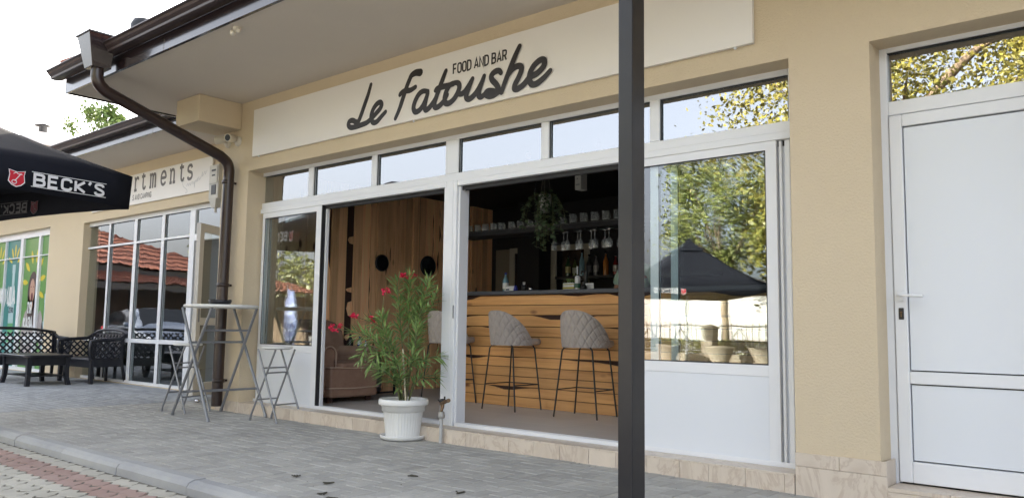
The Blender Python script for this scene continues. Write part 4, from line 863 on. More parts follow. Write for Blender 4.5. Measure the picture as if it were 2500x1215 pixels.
# twigs on the paving
random.seed(9); TWG = mat('dry_twig', (.055,.050,.035), .9)
tw_spots = [(-4.62,-1.86,'dry dark twig left of the group on the grey paving'),(-4.30,-1.80,'forked dry twig on the grey paving in front of the flower pot'),(-4.08,-2.02,'dry twig with buds near the kerb'),(-3.96,-2.10,'thick greenish dry twig nearest the kerb'),(-4.08,-1.28,'tiny dry twig out on the paving between pot and post'),(-3.50,-1.50,'curved thin dry twig near the bottom edge beside the post')]
for x, y, lab in tw_spots:
    m = MB(); a = random.random()*6
    for k in range(4):
        p = Vector((x, y, .006)); q = []; aa = a+random.uniform(-.6,.6)
        for j in range(4): q.append(p.copy()); p += Vector((math.cos(aa), math.sin(aa), 0))*.022; aa += random.uniform(-.5,.5)
        m.tube(q, .0035, 5); m.sphere(q[-1], .006, 1.4, 1, .6, 6, 4)
    tag(m.build('twig', TWG), lab, 'twig', 'dry twigs on the paving')
m = MB(); random.seed(14)
for k in range(130):
    x, y = random.uniform(-12, -1.6), (random.uniform(-2.2, -.1) if k < 60 else random.uniform(-.11, -.03)); z_ = .002; s_ = random.uniform(.004, .014); a = random.random()*6
    m.add([(x+s_*math.cos(a+j*1.57)*(1 if j % 2 else .5), y+s_*math.sin(a+j*1.57)*(1 if j % 2 else .5), z_+.002*(j % 2)) for j in range(4)], [(0,1,2,3)])
o = m.build('leaf_litter', TWG); o['kind'] = 'stuff'; o['label'] = 'scattered dark crumbs of leaf litter on the grey paving'; o['category'] = 'leaf litter'
# plastic lattice furniture
def lattice(m, P0, U, V, pitch, wd, th, clip=None):
    """criss-cross slats over the patch P0+u*U+v*V (u,v metres along unit vectors)"""
    P0 = Vector(P0); lu, lv = U.length, V.length; U = U/lu; V = V/lv; N = U.cross(V).normalized()
    k = -lv
    while k < lu+lv:
        for s in (1, -1):
            # line u = k + s*t, v = t
            t0, t1 = 0, lv
            if s > 0: t0 = max(0, -k); t1 = min(lv, lu-k)
            else: t0 = max(0, k-lu); t1 = min(lv, k)
            if t1-t0 > .02:
                a = P0+U*(k+s*t0)+V*t0; b = P0+U*(k+s*t1)+V*t1; d = (b-a).normalized(); e = N.cross(d)
                m.obox((a+b)/2+N*(.002*s), (d, e, N), (b-a).length/2, wd/2, th/2)
        k += pitch
def garden_seat(name, label, cat, W, group):
    """front faces -Y, centred, width W"""
    T = thing(name, label, cat, (0,0,0), group); D = .55
    m = MB(); m.box(-W/2+.05, W/2-.05, -D/2+.01, D/2-.06, .385, .41); m.box(-W/2+.04, W/2-.04, -D/2-.005, -D/2+.012, .26, .395); m.build('seat', PLAST, T, bevel=.006)
    m = MB(); m.box(-W/2+.02, -W/2+.04, -D/2+.02, D/2-.05, .27, .39); m.box(W/2-.04, W/2-.02, -D/2+.02, D/2-.05, .27, .39); m.box(-W/2+.04, W/2-.04, D/2-.07, D/2-.05, .27, .39); m.build('apron', PLAST, T)
    for sx in (-1, 1):
        m = MB(); m.prism([(sx*(W/2-.035)-.035,-D/2+.0,0),(sx*(W/2-.035)+.035,-D/2+.0,0),(sx*(W/2-.05)+.035,-D/2+.0,.40),(sx*(W/2-.05)-.035,-D/2+.0,.40)], (0,-.01,0), (0,.05,0)); m.build('leg', PLAST, T, bevel=.006)
        m = MB(); m.prism([(sx*(W/2-.03)-.022,D/2+.03,0),(sx*(W/2-.03)+.022,D/2+.03,0),(sx*(W/2-.05)+.03,D/2-.05,.40),(sx*(W/2-.05)-.03,D/2-.05,.40)], (0,-.02,0), (0,.02,0)); m.build('leg', PLAST, T, bevel=.005)
        m = MB(); x = sx*(W/2-.03); m.tube([(sx*(W/2-.035),-D/2-.0,.38),(x+sx*.02,-D/2-.03,.58),(x+sx*.03,-D/2-.02,.685),(x+sx*.03,-D/2+.1,.70),(x+sx*.02,D/2-.1,.72),(x-sx*.01,D/2+.02,.80)], [.028,.026,.03,.032,.03,.026], 8); m.build('arm', PLAST, T)
        m = MB(); lattice(m, (x, -D/2+.03, .41), Vector((0, D-.08, 0)), Vector((sx*.02, 0, .27)), .105, .026, .010); m.box(x-.01, x+.01, -D/2, -D/2+.05, .40, .68); m.box(x-.01, x+.01, D/2-.08, D/2-.02, .40, .72); m.build('arm_lattice', PLAST, T)
    if W > 1.0: m = MB(); m.box(-.02,.02,D/2-.04,D/2,0,.39); m.build('leg', PLAST, T)
    yb = D/2-.03; N = 12; arc = []
    for k in range(N+1):
        u = -1+2*k/N; arc.append((u*(W/2-.0), yb+.06, .80+.075*(1-abs(u)**3.0)))
    m = MB(); m.tube(arc, .026, 8); m.build('back_rail', PLAST, T)
    m = MB(); lattice(m, (-W/2+.06, yb-.01, .42), Vector((W-.12, 0, 0)), Vector((0, .06, .385)), .115, .029, .010); m.box(-W/2+.02,-W/2+.08,yb-.01,yb+.01,.41,.8); m.box(W/2-.08,W/2-.02,yb-.01,yb+.01,.41,.8); m.build('back_lattice', PLAST, T)
    return T
a = garden_seat('garden_armchair', 'wide black plastic armchair with lattice sides standing by the office windows', 'garden chair', 1.22, 'black plastic lattice seats')
a.location = (-14.40, .80, 0); a.rotation_euler = (0, 0, R(2))
b_ = garden_seat('garden_sofa', 'black plastic garden sofa with lattice back behind the low table', 'garden sofa', 2.05, 'black plastic lattice seats')
b_.location = (-15.75, -.16, 0); b_.rotation_euler = (0, 0, R(94))
T = thing('low_table', 'low black plastic table with curved legs in front of the garden sofa', 'table', (-14.45, -.05, 0))
m = MB(); x0, x1, y0, y1 = -15.05, -13.85, -.40, .32; r = .09; poly = []
for cx, cy, a0 in ((x1-r,y1-r,0),(x0+r,y1-r,90),(x0+r,y0+r,180),(x1-r,y0+r,270)):
    for k in range(6): a = R(a0+90*k/5); poly.append((cx+r*math.cos(a), cy+r*math.sin(a), 0))
m.prism(poly, (0,0,.435), (0,0,.475)); m.build('table_top', PLAST, T, bevel=.008)
m = MB(); m.box(x0+.1,x1-.1,y0+.07,y0+.09,.31,.434); m.box(x0+.1,x1-.1,y1-.09,y1-.07,.31,.434); m.box(x0+.08,x0+.1,y0+.07,y1-.07,.31,.434); m.box(x1-.1,x1-.08,y0+.07,y1-.07,.31,.434); m.build('apron', PLAST, T)
for cx, cy in ((x0+.09,y0+.08),(x1-.09,y0+.08),(x0+.09,y1-.08),(x1-.09,y1-.08)):
    sx = 1 if cx > -14.45 else -1; sy = 1 if cy > -.05 else -1; m = MB()
    q = [(cx, cy, .433), (cx-sx*.01, cy-sy*.005, .25), (cx+sx*.0, cy, .12), (cx+sx*.035, cy+sy*.02, .0)]
    for (a, w1), (b2, w2) in zip(zip(q, (.045,.04,.036)), zip(q[1:], (.04,.036,.038))):
        m.add([(a[0]-w1,a[1]-w1*.8,a[2]),(a[0]+w1,a[1]-w1*.8,a[2]),(a[0]+w1,a[1]+w1*.8,a[2]),(a[0]-w1,a[1]+w1*.8,a[2]),(b2[0]-w2,b2[1]-w2*.8,b2[2]),(b2[0]+w2,b2[1]-w2*.8,b2[2]),(b2[0]+w2,b2[1]+w2*.8,b2[2]),(b2[0]-w2,b2[1]+w2*.8,b2[2])], [(0,1,5,4),(1,2,6,5),(2,3,7,6),(3,0,4,7),(0,3,2,1),(4,5,6,7)])
    m.build('leg', PLAST, T)
m = MB(); m.prism([(x0+.12,y0+.1,.135),(x1-.12,y0+.1,.135),(x1-.12,y1-.1,.135),(x0+.12,y1-.1,.135)], (0,0,0), (0,0,.018)); m.build('lower_shelf', PLAST, T)

# ---------------------------------------------------------------- parasols
def parasol(name, label, side, zh, zt, zp, base, rot, print_on=True, corner=None, beside=None):
    T = thing(name, label, 'parasol', (0,0,0), 'black printed parasols'); h = side/2; N = 12
    def ring(z, hh, sag=0):
        P = []
        for a, b in (((-1,-1),(1,-1)),((1,-1),(1,1)),((1,1),(-1,1)),((-1,1),(-1,-1))):
            for k in range(N):
                t = k/N; s_ = sag*math.sin(PI*t); P.append(Vector(((a[0]+(b[0]-a[0])*t)*hh*(1-s_*.0), (a[1]+(b[1]-a[1])*t)*hh, z+s_)))
        return P
    m = MB(); rings = []
    def rz(f): return zt+(zp-zt)*(1-f)
    for f in (1, .8, .6, .4, .2, .06): rings.append(ring(rz(f)-.05*math.sin(PI*(1-f)), h*f, sag=-.05*f*(zp-zt)*.6+.0))
    vs = [p for r_ in rings for p in r_]; n = 4*N
    m.add(vs, [(i*n+k, i*n+(k+1) % n, (i+1)*n+(k+1) % n, (i+1)*n+k) for i in range(len(rings)-1) for k in range(n)], True)
    m.build('canopy', CANVAS, T, solid=.003)
    if side > 3.2: m = MB(); m.add([Vector((a*.42, b*.42, rz(.24)+.03)) for a, b in ((-1,-1),(1,-1),(1,1),(-1,1))]+[Vector((0,0,zp+.14))], [(0,1,4),(1,2,4),(2,3,4),(3,0,4)]); m.build('vent_cap', CANVAS, T)
    v = MB(); top = ring(zt-.002, h, sag=-.05*(zp-zt)*.6); n = len(top); bot = []
    for i, p in enumerate(top):
        k = i % N; c = math.sin(PI*k/N); wv = .012*math.sin(k*2.4+i)
        q = p*1.0; q.z = zh+.02*c+(.05 if k == 0 else 0)*0; nrm = Vector((p.x, p.y, 0)).normalized(); q = q+nrm*wv*c; 
        if k == 0: q = q-nrm*.02; q.z -= .01
        bot.append(q)
    mid = [(a+b)/2 for a, b in zip(top, bot)]
    v.add(top+mid+bot, [(k+j*n, (k+1) % n+j*n, (k+1) % n+n+j*n, k+n+j*n) for j in (0, 1) for k in range(n)], True); v.build('valance', CANVAS, T, solid=.003)
    m = MB(); m.tube([(0,0,.06),(0,0,zp-.05)], .032, 14); m.build('pole', STEEL, T)
    m = MB(); m.box(-.45,.45,-.45,.45,.0,.06); m.tube([(0,0,.06),(0,0,.35)], .045, 12); m.build('base', PLAST, T, bevel=.01)
    for k in range(8):
        a = PI/4*k; c = Vector((math.cos(a), math.sin(a), 0)); s_ = 1/max(abs(c.x), abs(c.y)); e = c*s_*h*.985; m = MB(); m.tube([Vector((0,0,zp-.12)), Vector((e.x, e.y, zt-.05))], .010, 6); m.build('rib', STEEL, T)
        m = MB(); m.tube([Vector((0,0,zt-.12)), Vector((e.x*.5, e.y*.5, (zp+zt)/2-.10))], .008, 6); m.build('strut', STEEL, T)
    if print_on:
        # shield and word on each side of the valance; the print shows through on the inside
        for k in range(4):
            A = Matrix.Rotation(PI/2*k, 3, 'Z')
            for side_, (mw, mr, out) in enumerate(((PRINTW, PRINTR, 1), (PRINTG, PRINTR2, -1))):
                def mp_(u, v_, d): return A @ Vector((u, -(h+out*(.020+d)), v_))
                H = .098; zc = (zh+zt)/2-.035; W = .74
                if out < 0: H *= .95
                # word: right end .29 m from the right corner seen from outside
                ux = h-1.03; m = MB(); wq = .026
                f_ = .70/(text(MB(), "BECK'S", mp_, 0, 0, H, wq, sp=.25, xs=1.0)-.25*H); text(m, "BECK'S", mp_, ux, zc-.048, H*1.06, wq, sp=.25, xs=f_/1.06)
                for zz in (zc+.075, zc-.065): ribbon(m, [(ux-.03, zz), (ux+.73, zz)], .006, mp_, cap=False)
                m.build('valance_lettering', mw, T)
                m = MB(); sx = h-1.195; sh = [(-.07,.06),(0,.045),(.07,.06),(.062,.02),(.07,-.04),(.04,-.07),(0,-.085),(-.04,-.07),(-.07,-.04),(-.062,.02)]
                m.add([mp_(sx+a*1.12, zc+b2*1.12, 0) for a, b2 in sh], [tuple(range(10))]); m.build('shield_border', mw, T)
                m = MB(); m.add([mp_(sx+a, zc+b2, .001) for a, b2 in sh], [tuple(range(10))]); m.build('shield', mr, T)
                m = MB(); ribbon(m, [(sx+.035,zc+.035),(sx-.015,zc-.035)], .008, mp_, d0=.002); ribbon(m, [(sx-.03,zc+.03),(sx-.01,zc+.045),(sx+.01,zc+.03),(sx+.045,zc+.03)], .007, mp_, d0=.0024)
                q = [(sx-.022+.022*math.cos(a), zc-.048+.018*math.sin(a)) for a in [2*PI*j/10 for j in range(11)]]; ribbon(m, q, .007, mp_, d0=.0028); m.build('key_emblem', mw, T)
    T.location = base; T.rotation_euler = (0, 0, rot); return T
# the corner nearest the bar building stands at (-8.70,-1.29)
sd_ = 3.0; ra = R(10); h = sd_/2
ctr = Vector((-8.66, -1.25, 0))-(Matrix.Rotation(ra, 3, 'Z') @ Vector((h, h, 0)))
parasol('parasol', "black BECK'S parasol overhanging the paving at the left edge of the view", sd_, 2.205, 2.55, 3.36, (ctr.x, ctr.y, 0), ra)
parasol('parasol', "black BECK'S parasol across the road, seen mirrored in the right sliding door", 3.6, 2.05, 2.40, 3.75, (-12.0, -16.6, -.08), R(46))

# ================================================================== INSIDE THE BAR
BC = thing('bar_counter', 'bar counter clad in horizontal pine boards with dark grey top', 'bar counter', (-4.6, 1.92, FL))
MB().box(-6.98, -1.9, 1.925, 2.42, FL, 1.372).build('counter_core', BARK, BC)
MB().box(-7.02, -1.86, 1.84, 2.50, 1.374, 1.418).build('counter_top', GREYC, BC, bevel=.004)
random.seed(4); z = FL+.003
hts = [.112,.108,.115,.104,.112,.108,.118,.112,.128,.112,.112]; zs = 1.372-z; sm = sum(hts); hts = [h_*zs/sm for h_ in hts][::1]
for i, hh in enumerate(hts):
    wany = i in (1, 4, 7, 8, 10); N = 40; X0, X1 = -6.99, -1.9; top = []; yo = 1.925-random.uniform(.020, .027)
    for k in range(N+1):
        x = X0+(X1-X0)*k/N; nz = noise.noise((x*1.7, i*3.3, 1)); d = max(0, nz-.05)*.13 if wany else 0; top.append((x, z+hh-.0075-min(d, .045)))
    poly = [(x, yo, z) for x, _z in top]+[(x, yo, zz) for x, zz in top[::-1]]; m = MB()
    m.add([(x, yo, z+.0) for x, _z in top]+[(x, yo, zz) for x, zz in top]+[(x, 1.9245, zz) for x, zz in top]+[(x, 1.9245, z) for x, _z in top],
        [(k, k+1, N+2+k, N+1+k) for k in range(N)]+[(N+1+k, N+2+k, 2*N+3+k, 2*N+2+k) for k in range(N)]+[(3*N+3+k, 3*N+4+k, k+1, k) for k in range(N)])
    m.build('board', BARW, BC); z += hh
def bar_stool():
    T = thing('bar_stool', '', 'bar stool', (0,0,0), 'grey bar stools along the counter')
    # front of the seat faces +Y (towards the bar)
    m = MB(); prof = [(0,-.02),(.19,-.02),(.215,0),(.215,.03),(.20,.05),(0,.055)]; m.lathe((0,.15,.71), prof, 28); m.build('seat', SUEDE, T)
    N, K = 28, 10; vs = []
    def pos(u, v, th):
        a = u*R(98); r = .235+.012*v-th; x = r*math.sin(a); y = -r*math.cos(a)*.98+.02-.05*v*math.cos(a)
        hgt = .37*(1-abs(u)**2.3*.93); return Vector((x, y, .685+v*hgt))
    gr = 22; gk = 8
    def quilt(u, v):
        a = u*5.2; b = v*2.6; q = min(abs(((a+b) % 1)-.5), abs(((a-b) % 1)-.5))*2; return .017*(1-math.exp(-((1-max(abs(((a+b)%1)*2-1), abs(((a-b)%1)*2-1)))*9)))*1
    N, K = 130, 46
    for s_ in (0, 1):
        for j in range(K+1):
            for i in range(N+1):
                u = -1+2*i/N; v = j/K; e = math.sin(PI*min(1, v*1.0)*.5)**.3; th = (.045 if s_ else 0)*(1-(v**6)*.8)
                p = pos(u, v, th-(quilt(u, v) if not s_ else 0)+.018*v**8*(1 if not s_ else -1)); vs.append(p)
    M_ = (N+1)*(K+1); fs = []
    for j in range(K):
        for i in range(N):
            a = j*(N+1)+i; fs += [(a, a+1, a+N+2, a+N+1), (a+M_, a+N+1+M_, a+N+2+M_, a+1+M_)]
    for i in range(N): a = K*(N+1)+i; fs.append((a, a+1, a+1+M_, a+M_)); fs.append((i+1, i, i+M_, i+1+M_))
    for j in range(K): a = j*(N+1); fs.append((a, a+N+1, a+N+1+M_, a+M_)); a += N; fs.append((a+N+1, a, a+M_, a+N+1+M_))
    m = MB(); m.add(vs, fs, True); m.build('backrest', SUEDE, T)
    for sx in (-1, 1):
        for sy in (-1, 1):
            m = MB(); m.tube([(sx*.10, sy*.15, .69), (sx*.15, sy*.165, .685), (sx*.172, sy*.172, .655), (sx*.245, sy*.205, .0)], .0085, 8); m.build('leg', BLACKM, T)
    zf = .27; f = (.655-zf)/.655; xx, yy = .172+.073*f, .172+.033*f
    for a, b2 in (((-xx,-yy),(-xx,yy)),((xx,-yy),(xx,yy)),((-xx,yy),(xx,yy))):
        m = MB(); m.tube([(a[0],a[1],zf),(b2[0],b2[1],zf)], .006, 6); m.build('foot_rail', BLACKM, T)
    return T
st0 = bar_stool()
for i, (x, y, rz, lab) in enumerate(((-6.74, 1.66, .10, 'grey quilted bar stool partly hidden behind the white mullion'), (-5.765, 1.645, -.05, 'grey quilted bar stool, middle one in front of the pine bar'), (-4.78, 1.63, .10, 'grey quilted bar stool nearest the steel post'))):
    o = st0 if i == 0 else copy_tree(st0); o.location = (x, y, FL); o.rotation_euler = (0, 0, rz); o['label'] = lab
# brown velour armchair
AC = thing('velour_armchair', 'old brown velour armchair with pale piping inside the left doorway', 'armchair', (-7.95, .95, FL))
ax0, ax1, ay0, ay1 = -8.30, -7.50, .52, 1.28
m = MB(); m.box(ax0+.1, ax1, ay0+.04, ay1-.04, FL+.06, FL+.40); m.build('base', VELVET, AC, bevel=.03, seg=3)
m = MB(); m.box(ax0+.2, ax1+.02, ay0+.17, ay1-.17, FL+.38, FL+.45); m.build('cushion', VELVET, AC, bevel=.03, seg=3)
for y in (ay0+.08, ay1-.08):
    m = MB(); m.box(ax0+.12, ax1-.10, y-.075, y+.075, FL+.10, FL+.54); m.tube([(ax0+.1, y, FL+.545), (ax1-.115, y, FL+.545), (ax1-.10, y, FL+.54)], [.085, .085, .07], 16); m.build('arm', VELVET, AC, bevel=.02, seg=2)
    m = MB(); q = [(ax1-.085, y+.088*math.cos(a), FL+.545+.088*math.sin(a)) for a in [PI*k/12 for k in range(13)]]; q = [(ax1-.085, q[0][1], FL+.36)]+q+[(ax1-.085, q[-1][1], FL+.36)]; m.tube(q, .008, 6); m.build('arm_piping', PIPING, AC)
m = MB(); vs = []
for z, t0, t1, hw in ((.25,0,.2,.34),(.55,-.03,.17,.35),(.80,-.08,.12,.33),(.90,-.12,.06,.27),(.94,-.10,.0,.18)):
    for x, y in ((ax0+t0, -hw),(ax0+t0, hw),(ax0+t1, hw),(ax0+t1, -hw)): vs.append((x, (ay0+ay1)/2+y, FL+z))
m.add(vs, [(i*4+k, i*4+(k+1) % 4, (i+1)*4+(k+1) % 4, (i+1)*4+k) for i in range(4) for k in range(4)]+[(16,17,18,19),(3,2,1,0)]); m.build('backrest', VELVET, AC, bevel=.03, seg=3)
for zz in (.395, .165):
    m = MB(); q = [(ax0+.25, ay0+.035, FL+zz)]+[tuple(p) for p in cr([(ax1-.02, ay0+.035, FL+zz),(ax1+.006, ay0+.06, FL+zz+.004),(ax1+.008, .9, FL+zz-.006),(ax1+.006, ay1-.06, FL+zz+.003),(ax1-.02, ay1-.035, FL+zz)], 4)]; m.tube(q, .010, 6); m.build('piping', PIPING, AC)
for x in (ax0+.18, ax1-.1):
    for y in (ay0+.1, ay1-.1): m = MB(); m.box(x-.025, x+.025, y-.025, y+.025, FL, FL+.06); m.build('foot', BARK, AC)
# side table with bottles, keg below
ST = thing('side_table', 'narrow black metal side table between armchair and pine wall', 'table', (-8.2, 1.6, FL))
m = MB(); m.box(-8.40, -8.06, 1.32, 2.02, .655, .675); m.build('table_top', BLACKM, ST, bevel=.002)
for x in (-8.385, -8.075):
    for y in (1.335, 2.005): m = MB(); m.box(x-.012, x+.012, y-.012, y+.012, FL, .654); m.build('leg', BLACKM, ST)
m = MB(); m.box(-8.085, -8.065, 1.348, 1.992, FL+.02, FL+.04); m.box(-8.395,-8.375,1.348,1.992,FL+.02,FL+.04); m.build('rail', BLACKM, ST)
K_ = thing('beer_keg', 'small steel keg standing on the floor under the side table', 'keg', (-8.2, 1.72, FL))
m = MB(); m.lathe((-8.21, 1.73, FL+.045), [(0,0),(.12,0),(.135,.015),(.135,.04),(.12,.05),(.13,.07),(.135,.18),(.142,.19),(.135,.20),(.13,.32),(.115,.35),(.125,.36),(.125,.40),(.0,.39)], 28); m.build('body', KEG, K_)
def bottle(name, lab, cat, x, y, z, r, h, mt, cap, neck=.35, group=None, label_mt=None):
    T = thing(name, lab, cat, (x, y, z), group); m = MB(); m.lathe((x, y, z), [(0,0),(r*.95,0),(r,.01),(r,h*(1-neck)*.92),(r*.8,h*(1-neck)),(r*.36,h*(1-neck*.55)),(r*.33,h*.93),(0,h*.93)], 14); m.build('bottle_body', mt, T)
    m = MB(); m.lathe((x, y, z), [(r*.42,h*.9),(r*.42,h),(0,h)], 12); m.build('cap', cap, T)
    if label_mt: m = MB(); m.lathe((x, y, z), [(r*1.02,h*.18),(r*1.02,h*.48)], 14); m.build('label', label_mt, T)
    return T
BLUE = mat('blue_plastic', (.02,.03,.25), .35); CYAN = mat('clear_blue_plastic', (.20,.34,.42), .15, spec=.8)
bottle('spray_bottle', 'dark spray bottle at the left end of the side table', 'bottle', -8.22, 1.38, .675, .04, .22, BLACKM, BLACKM, .3)
bottle('cleaner_bottle', 'white cleaner bottle with dark blue cap on the side table', 'bottle', -8.12, 1.45, .675, .028, .19, PRINTW, BLUE, .35, label_mt=BLUE)
bottle('small_bottle', 'smaller white bottle with blue cap beside the cleaner bottle', 'bottle', -8.10, 1.53, .675, .024, .145, POT, BLUE, .3)
t = thing('red_cloth', 'crumpled red cloth lying on the side table', 'cloth', (-8.2, 1.75, .676)); m = MB()
random.seed(2); g_ = [[(-8.16+.12*(i/5-.5), 1.76+.30*(j/7-.5), .682+random.uniform(0,.022)) for i in range(6)] for j in range(8)]
m.add([p for r_ in g_ for p in r_], [(j*6+i, j*6+i+1, j*6+i+7, j*6+i+6) for j in range(7) for i in range(5)], True); m.build('cloth', PRINTR, t, solid=.004)
# round wall mirrors
for y, z, ry, rz_, lab in ((2.065, 1.85, .115, .108, 'small round black mirror on the pine wall'), (2.92, 1.865, .145, .16, 'larger round black mirror on the pine wall, further back')):
    t = thing('wall_mirror', lab, 'mirror', (RX0+.0, y, z)); m = MB(); vs = []
    m.lathe((RX0-.012, y, z), [(ry*.9,.022),(ry,.018),(ry,.0)], 28, 'x'); m.lathe((RX0-.012, y, z), [(0,.019),(ry*.9,.019)], 28, 'x'); m.build('frame', BLACKM, t)
    m = MB(); m.lathe((RX0-.012, y, z), [(0,.0205),(ry*.86,.0205)], 28, 'x'); m.build('glass', DARKG, t)
# hanging shelf over the bar
HS = thing('hanging_shelf', 'long black shelf hung from the ceiling above the bar counter', 'shelf', (-5, 2.1, 2.1))
MB().box(-6.98, -2.2, 1.97, 2.28, 2.085, 2.135).build('shelf_board', BLACKW, HS)
MB().box(-6.98, -2.2, 1.97, 1.975, 2.137, 2.15).build('front_rail', BLACKM, HS)
for x in (-6.9, -5.85, -4.5, -3.2): m = MB(); m.tube([(x,2.12,2.136),(x,2.12,CE-.002)], .008, 6); m.build('hanger', BLACKM, HS)
for x in (-5.5,-5.35,-5.2,-5.05,-4.9,-4.75,-4.6,-4.45): m = MB(); m.tube([(x,1.985,2.07),(x,2.27,2.07)], .004, 5); m.build('rack_rod', CHROME, HS)
random.seed(6)
def mug(x, y, z, r, h, lab, grp, name='beer_mug'):
    T = thing(name, lab, 'glass', (x, y, z), grp); m = MB(); m.lathe((x,y,z), [(0,.004),(r*.96,.0),(r,.01),(r*1.02,h),(r*.94,h),(r*.9,.016),(0,.014)], 14); m.build('glass_body', DRINK, T)
    m = MB(); m.tube([(x+r*.95,y,z+h*.8),(x+r*1.5,y,z+h*.75),(x+r*1.55,y,z+h*.35),(x+r*.95,y,z+h*.25)], .006, 6); m.build('handle', DRINK, T)
mugs = [(-6.87+.137*i, 2.08+random.uniform(-.01,.02)) for i in range(9)]+[(-5.43+.145*i, 2.08) for i in range(7)]
for i, (x, y) in enumerate(mugs): mug(x, y, 2.136, .038, .105 if i < 9 else .125, ORD[i]+' beer mug from the left end of the black hanging shelf', 'beer mugs on the hanging shelf')
for i in range(12):
    x = -5.50+.092*i; y = 2.02+.07*(i % 2)+random.uniform(-.01, .01); T = thing('wine_glass', ORD[i]+' stemmed glass from the left, hanging upside down under the shelf', 'glass', (x, y, 1.87), 'wine glasses hanging under the shelf')
    r = .034 if i < 6 else .042; m = MB(); m.lathe((x,y,1.865-.0), [(r*.9,0),(r,.045),(r*.75,.085),(.006,.105),(.004,.185),(r*.8,.195),(0,.199)], 14); m.build('glass_body', DRINK, T)
# items on the counter
CT = 1.4185
t = bottle('water_bottle', 'clear water bottle with blue cap standing on the dark counter', 'bottle', -6.34, 2.18, CT, .036, .235, CYAN, BLUE, .35, label_mt=PRINTW)
t = thing('tent_card', 'white folded menu card on the counter beside the water bottle', 'card', (-6.2, 2.1, CT)); m = MB(); m.prism([(-6.26,2.06,CT),(-6.26,2.10,CT+.07),(-6.26,2.14,CT)], (0,0,0), (.13,0,0)); m.build('card', PRINTW, t); m = MB(); m.box(-6.24,-6.19,2.068,2.072,CT+.02,CT+.035); m.build('card_print', PD, t)
t = thing('blue_holder', 'small blue holder standing beside the menu card', 'holder', (-6.11, 2.1, CT)); m = MB(); m.lathe((-6.115,2.10,CT), [(0,0),(.028,0),(.022,.05),(.012,.075),(0,.078)], 12); m.build('holder', BLUE, t)
t = thing('straw_cup', 'dark cup holding straws on the counter', 'cup', (-6.03, 2.15, CT)); m = MB(); m.lathe((-6.03,2.15,CT), [(0,0),(.03,0),(.034,.08),(.03,.08),(0,.01)], 14); m.build('cup', BLACKM, t)
m = MB(); 
for k in range(3): m.tube([(-6.04+.008*k,2.15,CT+.01),(-6.045+.014*k,2.15,CT+.115)], .004, 5)
m.build('straws', PRINTW, t)
t = thing('metal_cup', 'small metal cup on the counter right of the straw cup', 'cup', (-5.93, 2.15, CT)); m = MB(); m.lathe((-5.93,2.15,CT), [(0,0),(.02,0),(.032,.055),(.028,.055),(0,.01)], 14); m.build('cup', CHROME, t)
t = thing('tray', 'flat pale tray lying at the left end of the counter', 'tray', (-6.72, 2.1, CT)); m = MB(); m.box(-6.85,-6.56,2.02,2.18,CT,CT+.012); m.build('tray', mat('tray_grey', (.25,.25,.25), .5), t)
t = thing('striped_box', 'yellow and white striped box planter on the counter', 'box', (-5.36, 2.2, CT)); m = MB()
for k in range(4): m.box(-5.47,-5.32,2.16,2.26,CT+.0225*k,CT+.0225*k+.022)
m.build('box', [PRINTW], t); m = MB(); m.box(-5.471,-5.319,2.158,2.2595,CT+.024,CT+.044); m.box(-5.471,-5.319,2.158,2.2595,CT+.069,CT+.078); m.build('stripe', mat('stripe_yellow', (.42,.36,.06), .6), t)
t2 = thing('small_herb', 'small green herb plant growing in the striped box', 'plant', (-5.395, 2.21, CT+.09)); m = MB()
for k in range(60): p = Vector((-5.395+random.uniform(-.07,.07), 2.21+random.uniform(-.04,.04), CT+.092+random.uniform(0,.03))); leaf(m, p, Vector((random.uniform(-1,1),random.uniform(-1,1),random.uniform(.5,1.5))), .03, .012)
m.build('foliage', LEAF, t2)
bottle('drink_can', 'white and green tall drink bottle on the counter right of the striped box', 'bottle', -5.285, 2.18, CT, .032, .17, PRINTW, PRINTW, .06, label_mt=mat('label_dark_green', (.02,.10,.05), .4))
t = thing('black_jar', 'round black jar beside a small white card on the counter', 'jar', (-5.20, 2.18, CT)); m = MB(); m.sphere((-5.20,2.18,CT+.035), .036); m.tube([(-5.20,2.18,CT+.06),(-5.20,2.18,CT+.10)], .012, 8); m.build('jar', BLACKM, t)
t = thing('small_card', 'small white card standing behind the black jar', 'card', (-5.14, 2.24, CT)); m = MB(); m.box(-5.22,-5.11,2.235,2.24,CT,CT+.085); m.build('card', PRINTW, t)
t = thing('beer_tap', 'black beer tap tower with white handle behind the counter bottles', 'beer tap', (-5.30, 2.36, CT)); m = MB(); m.tube([(-5.30,2.36,CT),(-5.30,2.36,CT+.24)], .025, 12); m.tube([(-5.30,2.36,CT+.22),(-5.30,2.28,CT+.22),(-5.30,2.27,CT+.19)], .010, 8); m.build('tower', BLACKM, t); m = MB(); m.tube([(-5.36,2.28,CT+.19),(-5.36,2.28,CT+.28)], .009, 8); m.build('tap_handle', PRINTW, t)
